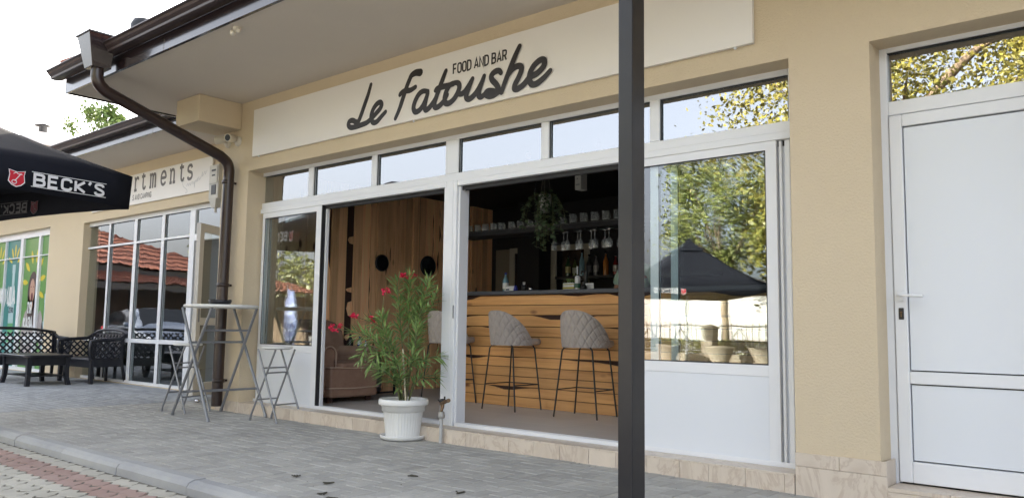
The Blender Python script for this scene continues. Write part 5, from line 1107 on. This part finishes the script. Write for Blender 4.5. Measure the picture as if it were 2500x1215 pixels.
# bottle shelf on the rear wall
BS = thing('bottle_shelf', 'black wall shelf holding a row of spirit bottles', 'shelf', (-6.5, 4.2, 1.73)); MB().box(-7.0, -4.6, 4.0, 4.315, 1.69, 1.73).build('shelf_board', BLACKM, BS)
bt = [(-6.86,'dark green bottle with yellow label',mat('bottle_green',(.03,.07,.03),.15),mat('label_yellow',(.40,.36,.16),.5),.30),(-6.74,'squat green bottle with pale label',mat('bottle_olive',(.07,.09,.03),.15),mat('label_pale',(.30,.32,.24),.5),.26),(-6.62,'tall slim clear bottle',CYAN,None,.36),(-6.50,'dark bottle with thin neck',BLACKM,PRINTG,.30),(-6.38,'grey bottle with silver label',mat('bottle_grey',(.12,.12,.13),.2),mat('label_silver',(.35,.35,.36),.4),.30),(-6.22,'orange bottle',mat('bottle_orange',(.42,.15,.03),.25),None,.33),(-6.06,'bottle with white and red label',mat('bottle_red',(.20,.02,.02),.25),mat('label_white',(.5,.48,.46),.5),.28),(-5.90,'brown bottle behind the person',mat('bottle_brown',(.08,.03,.01),.2),None,.3)]
for x, lab, m1, m2, hh in bt: bottle('spirit_bottle', lab+' on the rear wall shelf', 'bottle', x, 4.12, 1.7305, .038, hh, m1, CHROME, .38, 'spirit bottles on the rear shelf', m2)
# hanging planter with trailing plant
HP = thing('hanging_pot', 'white pot with black spots hanging on cords above the bar', 'hanging pot', (-5.21, 1.5, 2.25))
m = MB(); m.lathe((-5.215,1.5,2.25), [(0,0),(.05,0),(.06,.02),(.068,.14),(.06,.14),(.055,.12),(0,.12)], 22); m.build('pot', mat('spotted_white', (.42,.41,.38), .5), HP)
m = MB(); m.lathe((-5.215,1.5,2.20), [(0,0),(.045,0),(.058,.049)], 18); m.build('drip_bowl', mat('grey_bowl', (.14,.14,.13), .6), HP)
m = MB()
for k in range(3): a = 2*PI*k/3+.3; m.tube([(-5.215+.062*math.cos(a),1.5+.062*math.sin(a),2.39),(-5.215,1.5,CE-.02)], .0022, 4)
m.build('cord', mat('cord', (.25,.25,.22), .8), HP)
m = MB()
for a, z in ((3.9,2.31),(4.7,2.36),(5.2,2.29),(4.4,2.27)):
    c = Vector((-5.215+.067*math.cos(a), 1.5+.067*math.sin(a), z)); n_ = Vector((math.cos(a), math.sin(a), .1)); o1 = n_.orthogonal().normalized(); o2 = n_.cross(o1).normalized(); m.add([c+(o1*math.cos(k)+o2*math.sin(k))*.016+n_*.004 for k in [2*PI*j/10 for j in range(10)]], [tuple(range(10))])
m.build('spot', BLACKM, HP)
TP = thing('trailing_plant', 'green trailing plant spilling out of the hanging spotted pot', 'plant', (-5.21, 1.5, 2.39)); m = MB(); s2_ = MB(); random.seed(31)
for k in range(26):
    a = random.random()*2*PI; r0 = .06; Lh = random.choice((.12,.2,.28,.35,.42,.5,.55)); p = Vector((-5.215+r0*math.cos(a), 1.5+r0*math.sin(a), 2.39)); q = [p.copy()]
    out = random.uniform(.012,.05)*(1 if Lh < .4 else .25); steps = int(Lh/.03)+3
    for j in range(steps): p = p+Vector((math.cos(a)*out*(.5**(j*.4)), math.sin(a)*out*(.5**(j*.4)), .01 if j < 1 else -.028)); q.append(p.copy()); 
    s2_.tube(q, .002, 4)
    for p in q[1:]:
        d = Vector((random.uniform(-1,1), random.uniform(-1,1), random.uniform(-.7,.4))); L = random.uniform(.04,.065); leaf(m, p+Vector([random.uniform(-.02,.02) for _ in range(3)]), d, L, L*.8, .3)
m.build('foliage', mat('pothos_leaf', (.05,.085,.04), .4, var=.7, vscale=14, col2=(.09,.14,.065), isl=.35), TP, kind='stuff'); s2_.build('stems', STEM, TP)
# dispenser, ceiling bulbs
t = thing('wall_dispenser', 'tall off-white dispenser box hanging below the dark ceiling', 'dispenser', (-5.1, 2.0, 2.5))
MB().box(-5.165,-5.085,1.95,2.07,2.50,2.71).build('housing', OFFW, t, bevel=.004); MB().box(-5.150,-5.105,1.944,1.9495,2.66,2.69).build('window', BLACKM, t); m = MB(); m.lathe((-5.127,1.948,2.62), [(0,-.003),(.008,-.003),(.008,0)], 10, 'y'); m.box(-5.15,-5.10,1.946,1.9495,2.55,2.56); m.build('button', STEEL, t); MB().box(-5.13,-5.12,2.0,2.02,2.711,CE-.001).build('bracket', BLACKM, t)
BULB = mat('unlit_bulb', (.30,.17,.13), .3)
for i, (x, y) in enumerate(((-6.75,1.6),(-6.35,1.75),(-6.10,1.6),(-5.75,1.5),(-5.2,1.2),(-4.75,1.5),(-4.62,1.7),(-4.4,1.3))):
    t = thing('ceiling_bulb', ORD[i]+' small unlit round bulb from the left under the dark ceiling', 'bulb', (x, y, CE), 'unlit bulbs under the ceiling'); m = MB(); m.sphere((x, y, CE-.085), .032); m.build('globe', BULB, t); m = MB(); m.tube([(x,y,CE-.055),(x,y,CE-.001)], .012, 8); m.build('socket', BLACKM, t)
t = thing('pendant_hook', 'tiny chrome hook hanging in the dark left of the spotted pot', 'hook', (-5.6, 1.8, 2.5)); m = MB(); m.tube([(-5.60,1.8,CE),(-5.60,1.8,2.56),(-5.592,1.8,2.54),(-5.60,1.8,2.52)], .004, 5); m.build('hook', CHROME, t)
# person behind the bar
SK = mat('skin', (.46,.24,.16), .5, var=.2, vscale=8); SHIRT = mat('pale_green_shirt', (.40,.56,.50), .85, bump=.1, bscale=60)
def skin_fig(name, pts, edges, rad, mt, parent, sub=2, root=0):
    me = bpy.data.meshes.new(name); off = OFF[parent.name]; me.from_pydata([tuple(Vector(p)-off) for p in pts], edges, []); me.materials.append(mt)
    o = bpy.data.objects.new(name, me); C.objects.link(o); o.parent = parent
    sk = o.modifiers.new('skin', 'SKIN'); sk.use_smooth_shade = True
    if not me.skin_vertices: 
        bpy.context.view_layer.objects.active = o; me.attributes  # layer is made by the modifier below
    try:
        if len(me.skin_vertices) == 0:
            bm = bmesh.new(); bm.from_mesh(me); bm.verts.layers.skin.verify(); bm.to_mesh(me); bm.free()
    except Exception: pass
    L = me.skin_vertices[0].data
    for i, r_ in enumerate(rad): L[i].radius = r_ if isinstance(r_, tuple) else (r_, r_); L[i].use_root = (i == root)
    s_ = o.modifiers.new('sub', 'SUBSURF'); s_.levels = sub; s_.render_levels = sub; return o
PX, PY = -4.86, 2.72
PQ = 1.13
PE = thing('person', 'person in a pale green T-shirt standing behind the bar, mostly hidden by the post', 'person', (PX, PY, FL))
def pp(x, y, z): return (PX+x*PQ, PY+y*PQ, FL+z*PQ)
pts = [pp(0,0,.92),pp(0,0,1.10),pp(0,-.02,1.30),pp(0,0,1.38),pp(0,-.01,1.45),
 pp(-.17,0,1.345),pp(-.235,-.02,1.12),pp(-.22,-.14,.93),pp(-.20,-.21,.915),
 pp(.17,0,1.345),pp(.235,-.02,1.12),pp(.22,-.14,.93),pp(.20,-.21,.915),
 pp(-.09,0,.86),pp(-.10,-.01,.48),pp(-.10,.02,.09),pp(-.10,-.12,.04),pp(.09,0,.86),pp(.10,-.01,.48),pp(.10,.02,.09),pp(.10,-.12,.04)]
ed = [(0,1),(1,2),(2,3),(3,4),(3,5),(5,6),(6,7),(7,8),(3,9),(9,10),(10,11),(11,12),(0,13),(13,14),(14,15),(15,16),(0,17),(17,18),(18,19),(19,20)]
rd = [(.15,.11),(.14,.10),(.17,.11),(.10,.075),.055,.055,.042,.034,.028,.055,.042,.034,.028,.085,.06,.042,.035,.085,.06,.042,.035]
skin_fig('body', pts, ed, rd, SK, PE)
m = MB(); hc = Vector(pp(0,-.015,1.575)); m.sphere(hc, .10, .80, .95, 1.18, 20, 14); m.sphere(hc+Vector((0,-.10,-.01)), .018, .8, 1, 1.4, 8, 6); m.sphere(hc+Vector((-.082,0,0)), .022, .4, .8, 1.3, 8, 6); m.sphere(hc+Vector((.082,0,0)), .022, .4, .8, 1.3, 8, 6); m.build('head', SK, PE)
m = MB(); m.sphere(hc+Vector((-.032,-.086,.015)), .010, 1.2, .5, .7, 8, 6); m.sphere(hc+Vector((.032,-.086,.015)), .010, 1.2, .5, .7, 8, 6); m.build('eyes', BLACKM, PE)
m = MB(); m.tube([hc+Vector((-.024,-.088,-.055)), hc+Vector((0,-.094,-.057)), hc+Vector((.024,-.088,-.055))], .005, 6); m.build('mouth', mat('lips', (.35,.12,.09), .5), PE)
m = MB(); m.sphere(hc+Vector((0,.018,.03)), .108, .86, .95, 1.10, 18, 12); m.build('hair', mat('dark_hair', (.03,.02,.015), .6), PE)
pts = [pp(0,0,.90),pp(0,0,1.10),pp(0,-.02,1.30),pp(0,0,1.375),pp(-.17,0,1.345),pp(-.225,-.01,1.20),pp(.17,0,1.345),pp(.225,-.01,1.20)]
skin_fig('t_shirt', pts, [(0,1),(1,2),(2,3),(3,4),(4,5),(3,6),(6,7)], [(.175,.135),(.165,.125),(.19,.13),(.11,.09),.075,.068,.075,.068], SHIRT, PE)
pts = [pp(0,0,.93),pp(-.09,0,.86),pp(-.10,-.01,.48),pp(-.10,.02,.10),pp(.09,0,.86),pp(.10,-.01,.48),pp(.10,.02,.10)]
skin_fig('trousers', pts, [(0,1),(1,2),(2,3),(0,4),(4,5),(5,6)], [(.17,.13),.10,.075,.06,.10,.075,.06], PD, PE)
for sx in (-1, 1):   # hands resting on the counter edge, five fingers each
    w0 = Vector(pp(sx*.20,-.21,.915)); pts = [w0, w0+Vector((0,-.05,-.005))]; ed = [(0,1)]; rd = [(.03,.016),(.034,.013)]
    for k, (dx, L) in enumerate(((-.028,.062),(-.010,.072),(.010,.068),(.028,.052))):
        i0 = len(pts); b0 = w0+Vector((dx,-.075,-.004)); pts += [b0, b0+Vector((dx*.15,-L*.5,.004)), b0+Vector((dx*.2,-L,-.010))]; ed += [(1,i0),(i0,i0+1),(i0+1,i0+2)]; rd += [.009,.008,.006]
    i0 = len(pts); b0 = w0+Vector((-sx*.035,-.04,0)); pts += [b0, b0+Vector((-sx*.025,-.03,-.004))]; ed += [(1,i0),(i0,i0+1)]; rd += [.010,.008]
    skin_fig('hand', pts, ed, rd, SK, PE, 1)
# ================================================================== TREES AND THE OPPOSITE SIDE OF THE ROAD (seen mirrored in the glass)
TREEL = mat('tree_leaf', (.17,.18,.035), .5, var=.8, vscale=.9, col2=(.10,.13,.035), isl=.2)
TREEY = mat('golden_tree_leaf', (.22, .185, .028), .5, var=.9, vscale=1.1, col2=(.085,.105,.025), isl=.3)
TREEO = mat('olive_tree_leaf', (.105, .098, .02), .5, var=.9, vscale=.8, col2=(.035,.05,.018), isl=.35)
TREEG = mat('fresh_tree_leaf', (.13,.20,.045), .5, var=.8, vscale=.5, col2=(.07,.11,.03))
BARKT = mat('tree_bark', (.20,.15,.10), .9, var=.6, vscale=6, bump=.6, bscale=14)
def tree(label, x, y, H, crown, nclump, nleaf, lsz, mt, seed, trunk_r=.16, group=None, z0=-.08, lean=0, limb=None):
    """crown: (centre height, radius across, radius up)"""
    random.seed(seed); T = thing('tree', label, 'tree', (x, y, z0), group)
    m = MB(); ch, cr_, cu = crown; fork = ch-cu*.75; top = Vector((x+lean, y, z0+fork))
    m.tube([(x,y,z0-.1),(x+lean*.2,y,z0+fork*.35),(x+lean*.6,y+.05,z0+fork*.75),top], [trunk_r*1.25,trunk_r,trunk_r*.85,trunk_r*.75], 10)
    cl = []
    for k in range(nclump):
        while True:
            p = Vector([random.uniform(-1,1) for _ in range(3)])
            if .25 < p.length < 1: break
        p = p.normalized()*(p.length**.55)*random.uniform(.75,1.1); cl.append(Vector((x+lean+p.x*cr_, y+p.y*cr_, z0+ch+p.z*cu)))
    for k in range(min(12, nclump)):
        c = cl[k]; mid = (top+c)/2+Vector((random.uniform(-.3,.3), random.uniform(-.3,.3), -.1)); m.tube([top-Vector((0,0,.2)), mid, c], [trunk_r*.5, trunk_r*.26, .015], 6)
    if limb: m.tube(limb, [.16,.10,.08,.05], 8)
    m.build('trunk', BARKT, T)
    f = MB(); vs = []; fs = []
    for c in cl:
        rr = random.uniform(.16,.30)*cr_
        for j in range(nleaf//nclump):
            p = c+Vector([random.gauss(0,.5) for _ in range(3)])*rr; a = Vector([random.uniform(-1,1) for _ in range(3)]).normalized(); b = a.orthogonal().normalized(); s_ = lsz*random.uniform(.6,1.3); i0 = len(vs)
            q = a.cross(b); b = b*math.cos(j)+q*math.sin(j)
            vs += [p-a*s_, p+b*s_*.55, p+a*s_, p-b*s_*.55]; fs.append((i0,i0+1,i0+2,i0+3))
    f.add(vs, fs); f.build('crown', mt, T, kind='stuff'); return T
tree('slender green tree rising behind the roof of the office building', -47.3, 14, 14, (11.9, 1.75, 1.35), 22, 2600, .13, TREEG, 51, .2)
tree('large golden-green tree across the road, mirrored in the right sliding door', -12.9, -21, 8, (5.2, 2.15, 2.4), 70, 15000, .065, TREEL, 52, .14, 'trees across the road')
tree('golden tree near the road, mirrored in the right transom panes', -5.4, -13.2, 9, (6.0, 3.9, 3.0), 110, 32000, .06, TREEY, 53, .18, 'trees across the road', lean=.5, limb=[(-5.1,-13.2,4.4),(-4.4,-12.9,5.9),(-3.3,-12.9,6.9),(-1.9,-13.1,7.7)])
tree('bushy golden tree left of the pale stone pillar across the road', -8.6, -19.5, 7, (4.4, 2.6, 2.2), 50, 10000, .11, TREEY, 54, .13, 'trees across the road')
tree('tall leafy tree behind the white wall', -23.5, -25, 9, (5.6, 3.2, 2.6), 50, 9000, .14, TREEL, 55, .16, 'trees across the road')
tree('round leafy tree behind the blue flag', -27.5, -14.5, 4.5, (2.3, 2.6, 1.9), 50, 9000, .09, TREEL, 56, .16, 'trees across the road')
tree('small leafy tree right of the blue flag', -22.5, -13.5, 4.5, (2.2, 2.3, 1.9), 44, 8000, .08, TREEY, 61, .1, 'trees across the road')
tree('low tree behind the tiled pavilion', -42, -17, 6, (4.6, 2.3, 1.3), 40, 6000, .18, TREEL, 57, .2, 'trees across the road')
tree('golden tree over the side door transom reflection', 1.5, -14.5, 9, (5.6, 3.6, 2.8), 90, 26000, .06, TREEO, 58, .2, 'trees across the road')
WW = mat('white_wall', (.43,.42,.40), .8, var=.15, vscale=.6); ST_ = mat('pale_stone', (.20,.17,.13), .85, var=.5, vscale=2)
o = MB().box(-24, 2, -23.0, -22.7, -.3, 2.9).build('boundary_wall', WW); tag(o, 'long white rendered wall across the road behind the fence', 'wall')
FN = thing('iron_fence', 'black iron railing with diamond ornaments between pale stone pillars', 'fence', (-12, -19.6, -.08))
MB().box(-20, -2, -19.75, -19.45, -.08, .25).build('plinth', ST_, FN)
for x in (-19.6, -16.2, -12.75, -9.3, -5.9, -2.4):
    m = MB(); m.box(x-.17, x+.17, -19.78, -19.42, .251, 1.10); m.box(x-.21, x+.21, -19.82, -19.38, 1.101, 1.15); m.add([(x-.21,-19.82,1.151),(x+.21,-19.82,1.151),(x+.21,-19.38,1.151),(x-.21,-19.38,1.151),(x,-19.6,1.25)], [(0,1,4),(1,2,4),(2,3,4),(3,0,4)]); m.build('pillar', ST_, FN, bevel=.01)
for x0 in (-19.3, -15.9, -12.45, -9.0, -5.6):
    m = MB(); x1 = x0+2.95
    m.tube([(x0,-19.6,.34),(x1,-19.6,.34)], .024, 5); m.tube([(x0,-19.6,1.2),(x1,-19.6,1.2)], .024, 5)
    for k in range(15): x = x0+.1+k*.186; m.tube([(x,-19.6,.3),(x,-19.6,1.3)], .018, 5)
    for cx in (x0+.75, x0+2.0): m.tube([(cx-.25,-19.57,.8),(cx,-19.57,1.1),(cx+.25,-19.57,.8),(cx,-19.57,.5),(cx-.25,-19.57,.8)], .024, 5)
    m.build('railing', BLACKM, FN)
random.seed(60); m = MB(); vs = []; fs = []
for k in range(60000):
    p = Vector((random.uniform(-20,-2), -20.5+random.uniform(-.35,.35), random.uniform(-.05,.72))); a = Vector([random.uniform(-1,1) for _ in range(3)]).normalized(); b = a.orthogonal().normalized(); i0 = len(vs)
    if k % 2: vs += [p-a*.045, p+b*.028, p+a*.045, p-b*.028]; fs.append((i0,i0+1,i0+2,i0+3))
m.add(vs, fs); o = m.build('hedge', mat('hedge_leaf', (.20,.19,.03), .5, var=.8, vscale=2, col2=(.10,.12,.025), isl=.3)); tag(o, 'clipped yellow-green hedge behind the iron fence', 'hedge')
for i, x in enumerate((-13.7, -11.8, -10.4)):
    t = thing('stone_planter', ('pale stone planter in front of the fence, left of three', 'pale stone planter in the middle in front of the fence', 'pale stone planter in front of the fence, right of three')[i], 'planter', (x, -18.4, -.08), 'stone planters by the fence')
    m = MB(); m.lathe((x,-18.4,-.08), [(0,0),(.30,0),(.32,.08),(.25,.14),(.42,.55),(.45,.62),(.38,.62),(.34,.5),(0,.48)], 18); m.build('bowl', ST_, t)
# tiled pavilion to the far left
PV = thing('tiled_pavilion', 'open pavilion with two-tier red clay tile roof, mirrored in the office windows', 'pavilion', (-38, -12, -.08), )
A = Matrix.Rotation(R(-24), 3, 'Z'); c0 = Vector((-37.2, -6.6, 0))
def W_(x, y, z): return c0+A @ Vector((x, y, z))
def tiled(m, a, b, c, d, n):
    """slope a-b (eave) to d-c (top) as corrugated courses"""
    K = 8; vs = []; nu = n*4
    for j in range(K+1):
        for e in (0, 1):
            t = min(1, (j+(.0 if e == 0 else .999))/K) if j < K else 1
            for i in range(nu+1):
                u = i/nu; p = (a.lerp(b, u)).lerp(d.lerp(c, u), t); vs.append(p+Vector((0,0,.05*abs(math.sin(PI*n*u))+(.0 if e == 0 else -.05))))
    R_ = 2*(K+1); m.add(vs, [(r_*(nu+1)+i, r_*(nu+1)+i+1, (r_+1)*(nu+1)+i+1, (r_+1)*(nu+1)+i) for r_ in range(R_-1) for i in range(nu)])
def hip(name, hx, hy, z0, tx, ty, z1):
    m = MB(); e = [W_(-hx,-hy,z0), W_(hx,-hy,z0), W_(hx,hy,z0), W_(-hx,hy,z0)]; t = [W_(-tx,-ty,z1), W_(tx,-ty,z1), W_(tx,ty,z1), W_(-tx,ty,z1)]
    for k in range(4): tiled(m, e[k], e[(k+1) % 4], t[(k+1) % 4], t[k], int((e[k]-e[(k+1) % 4]).length/.24))
    m.build(name, CLAY, PV)
hip('upper_roof', 5.6, 6.6, 3.15, .1, 1.5, 5.1); hip('lower_roof', 6.8, 7.8, 2.45, 5.5, 6.5, 2.85)
m = MB(); 
for k in range(4):
    a = [(-5.4,-6.4),(5.4,-6.4),(5.4,6.4),(-5.4,6.4)]; b = a[(k+1) % 4]; a = a[k]; m.prism([W_(a[0],a[1],2.82), W_(b[0],b[1],2.82), W_(b[0],b[1],3.12), W_(a[0],a[1],3.12)], (0,0,0), (0,0,.001))
    a = [(-6.7,-7.7),(6.7,-7.7),(6.7,7.7),(-6.7,7.7)]; b = a[(k+1) % 4]; a = a[k]; m.prism([W_(a[0],a[1],2.2), W_(b[0],b[1],2.2), W_(b[0],b[1],2.42), W_(a[0],a[1],2.42)], (0,0,0), (0,0,.001))
m.build('fascia', mat('pavilion_fascia', (.13,.12,.12), .6), PV, solid=.04)
for x in (-6.2,-2,2,6.2):
    for y in (-7.2,-3,0,3,7.2):
        if abs(x) < 6 and abs(y) < 7: continue
        m = MB(); p = W_(x,y,0); m.box(p.x-.1,p.x+.1,p.y-.1,p.y+.1,-.08,2.22); m.build('column', BARK, PV)
m = MB(); q = [W_(-4.8,-5.6,-.08),W_(4.2,-5.6,-.08),W_(4.2,5.6,-.08),W_(-4.8,5.6,-.08)]; m.prism(q, (0,0,0), (0,0,2.8)); m.build('inner_wall', mat('pavilion_wall', (.16,.10,.075), .8, var=.6, vscale=.6, col2=(.09,.085,.085)), PV)
# parked car facing the camera side
CARP = mat('silver_blue_paint', (.26,.31,.40), .22, metal=.5, coat=.6); RUB = mat('tyre_rubber', (.02,.02,.02), .8)
CAR = thing('parked_car', 'silver-blue hatchback parked on the road, mirrored in the office windows', 'car', (0,0,0))
sec = [ # x, half width, z bottom, z belt, z roof, roof half width   (front at +x)
 (-2.05,.72,.32,.92,.95,.60),(-1.95,.80,.25,.98,1.18,.58),(-1.5,.84,.22,1.0,1.47,.60),(-.6,.86,.20,.98,1.54,.62),(.2,.86,.20,.96,1.50,.61),(.62,.86,.20,.95,1.28,.60),(1.05,.85,.20,.93,.99,.66),(1.5,.83,.22,.84,.90,.60),(1.85,.78,.26,.72,.78,.50),(2.05,.66,.32,.60,.64,.40)]
m = MB(); vs = []
for x, hw, zb, zl, zr_, rw in sec: vs += [(x,-hw*.92,zb),(x,-hw,zb+.22),(x,-hw,zl),(x,-rw,zr_),(x,rw,zr_),(x,hw,zl),(x,hw,zb+.22),(x,hw*.92,zb)]
n = 8; m.add(vs, [(i*n+k, (i+1)*n+k, (i+1)*n+(k+1) % n, i*n+(k+1) % n) for i in range(len(sec)-1) for k in range(n)]+[tuple(range(n)), tuple(range((len(sec)-1)*n+n-1, (len(sec)-1)*n-1, -1))], True); m.build('body', CARP, CAR, subsurf=2)
def lerp(a, b, t): return tuple(p+(q-p)*t for p, q in zip(a, b))
def glassq(name, P): m = MB(); m.add(P, [(0,1,2,3)]); m.build(name, DARKG, CAR, solid=.006)
glassq('windscreen', [(1.02,-.66,1.00),(1.02,.66,1.00),(.34,.55,1.47),(.34,-.55,1.47)])
glassq('rear_window', [(-2.0,-.58,1.03),(-2.0,.58,1.03),(-1.62,.52,1.40),(-1.62,-.52,1.40)])
for s_ in (-1, 1):
    for a, b, c_, d_ in (((.80,.99),(-.25,1.0),(-.22,1.44),(.25,1.42)),((-.32,1.0),(-1.25,1.02),(-1.15,1.40),(-.30,1.44)),((-1.32,1.03),(-1.7,1.05),(-1.5,1.32),(-1.28,1.38))):
        P = [(q[0], s_*((.845-.235*max(0,(q[1]-.98))/.5)+.012), q[1]) for q in (a, b, c_, d_)]; glassq('side_window', P)
    m = MB(); m.sphere((.68, s_*.98, 1.03), .11, .6, .9, .6, 10, 8); m.tube([(.68,s_*.86,1.0),(.68,s_*.95,1.02)], .02, 6); m.build('mirror', CARP, CAR)
    m = MB(); m.sphere((1.93, s_*.58, .66), .15, .75, 1.1, .55, 12, 8); m.build('headlight', CHROME, CAR)
    m = MB(); m.sphere((-1.98, s_*.68, .86), .13, .5, .8, 1.3, 10, 8); m.build('tail_light', PRINTR, CAR)
    for x in (1.28, -1.28):
        w_ = MB(); w_.lathe((x, s_*.74, .31), [(.19,-.1),(.30,-.1),(.31,-.06),(.31,.06),(.30,.1),(.19,.1)], 24, 'y'); wo = w_.build('wheel', RUB, CAR); q = MB(); q.lathe((x, s_*.74, .31), [(0,.06*s_),(.06,.07*s_),(.19,.08*s_),(.2,.04*s_)], 20, 'y'); q.build('rim', CHROME, wo)
MB().box(2.02,2.07,-.26,.26,.36,.46).build('number_plate', PRINTW, CAR); MB().box(2.0,2.055,-.42,.42,.50,.58).build('grille', BLACKM, CAR)
CAR.location = (-22.5, -3.5, -.08); CAR.rotation_euler = (0, 0, R(6))
# blue feather flag
t = thing('feather_flag', 'tall blue feather flag standing across the road, mirrored in the left sliding door', 'flag', (-23.0, -10, -.08)); m = MB()
q = [(-.05,.25),(.32,.30),(.40,1.0),(.34,1.7),(.18,2.15),(0,2.25),(-.04,1.2)]; m.prism([(-23.0+a*1.2, -10, b-.08) for a, b in q], (0,0,0), (0,.006,0)); m.build('banner', mat('blue_banner', (.13,.17,.32), .7, var=.5, vscale=3), t)
m = MB(); m.tube([(-23.06,-10,-.08),(-23.06,-10,1.8),(-23.0,-10,2.3)], .015, 6); m.build('pole', STEEL, t)
m = MB(); mpf = lambda u, v, d: (-23.0+u, -9.99+d, v)
for k in range(5): ribbon(m, [(.03, .55+k*.27), (.36, .58+k*.27)], .10, mpf, cap=False)
m.build('banner_print', mat('banner_pale', (.24,.29,.40), .7), t)

KO = thing('garden_kiosk', 'small wooden kiosk with orange tiled roof beside the blue flag across the road', 'kiosk', (-26.0, -10.6, -.08))
m = MB(); e = [Vector(q) for q in ((-27.8,-12.2,2.12),(-24.2,-12.2,2.12),(-24.2,-9.0,2.12),(-27.8,-9.0,2.12))]; t_ = [Vector(q) for q in ((-26.3,-10.6,2.75),(-25.7,-10.6,2.75),(-25.7,-10.59,2.75),(-26.3,-10.59,2.75))]
for k in range(4): tiled(m, e[k], e[(k+1) % 4], t_[(k+1) % 4], t_[k], 14)
m.build('roof', CLAY, KO)
for x in (-27.4, -24.6):
    for y in (-11.9, -9.3): m = MB(); m.box(x-.06, x+.06, y-.06, y+.06, -.08, 2.1); m.build('post', BARK, KO)
m = MB(); m.box(-27.3, -24.7, -9.36, -9.30, -.08, .9); m.box(-27.3, -24.7, -11.9, -11.84, -.08, 2.0); m.build('panel', BARKT, KO)
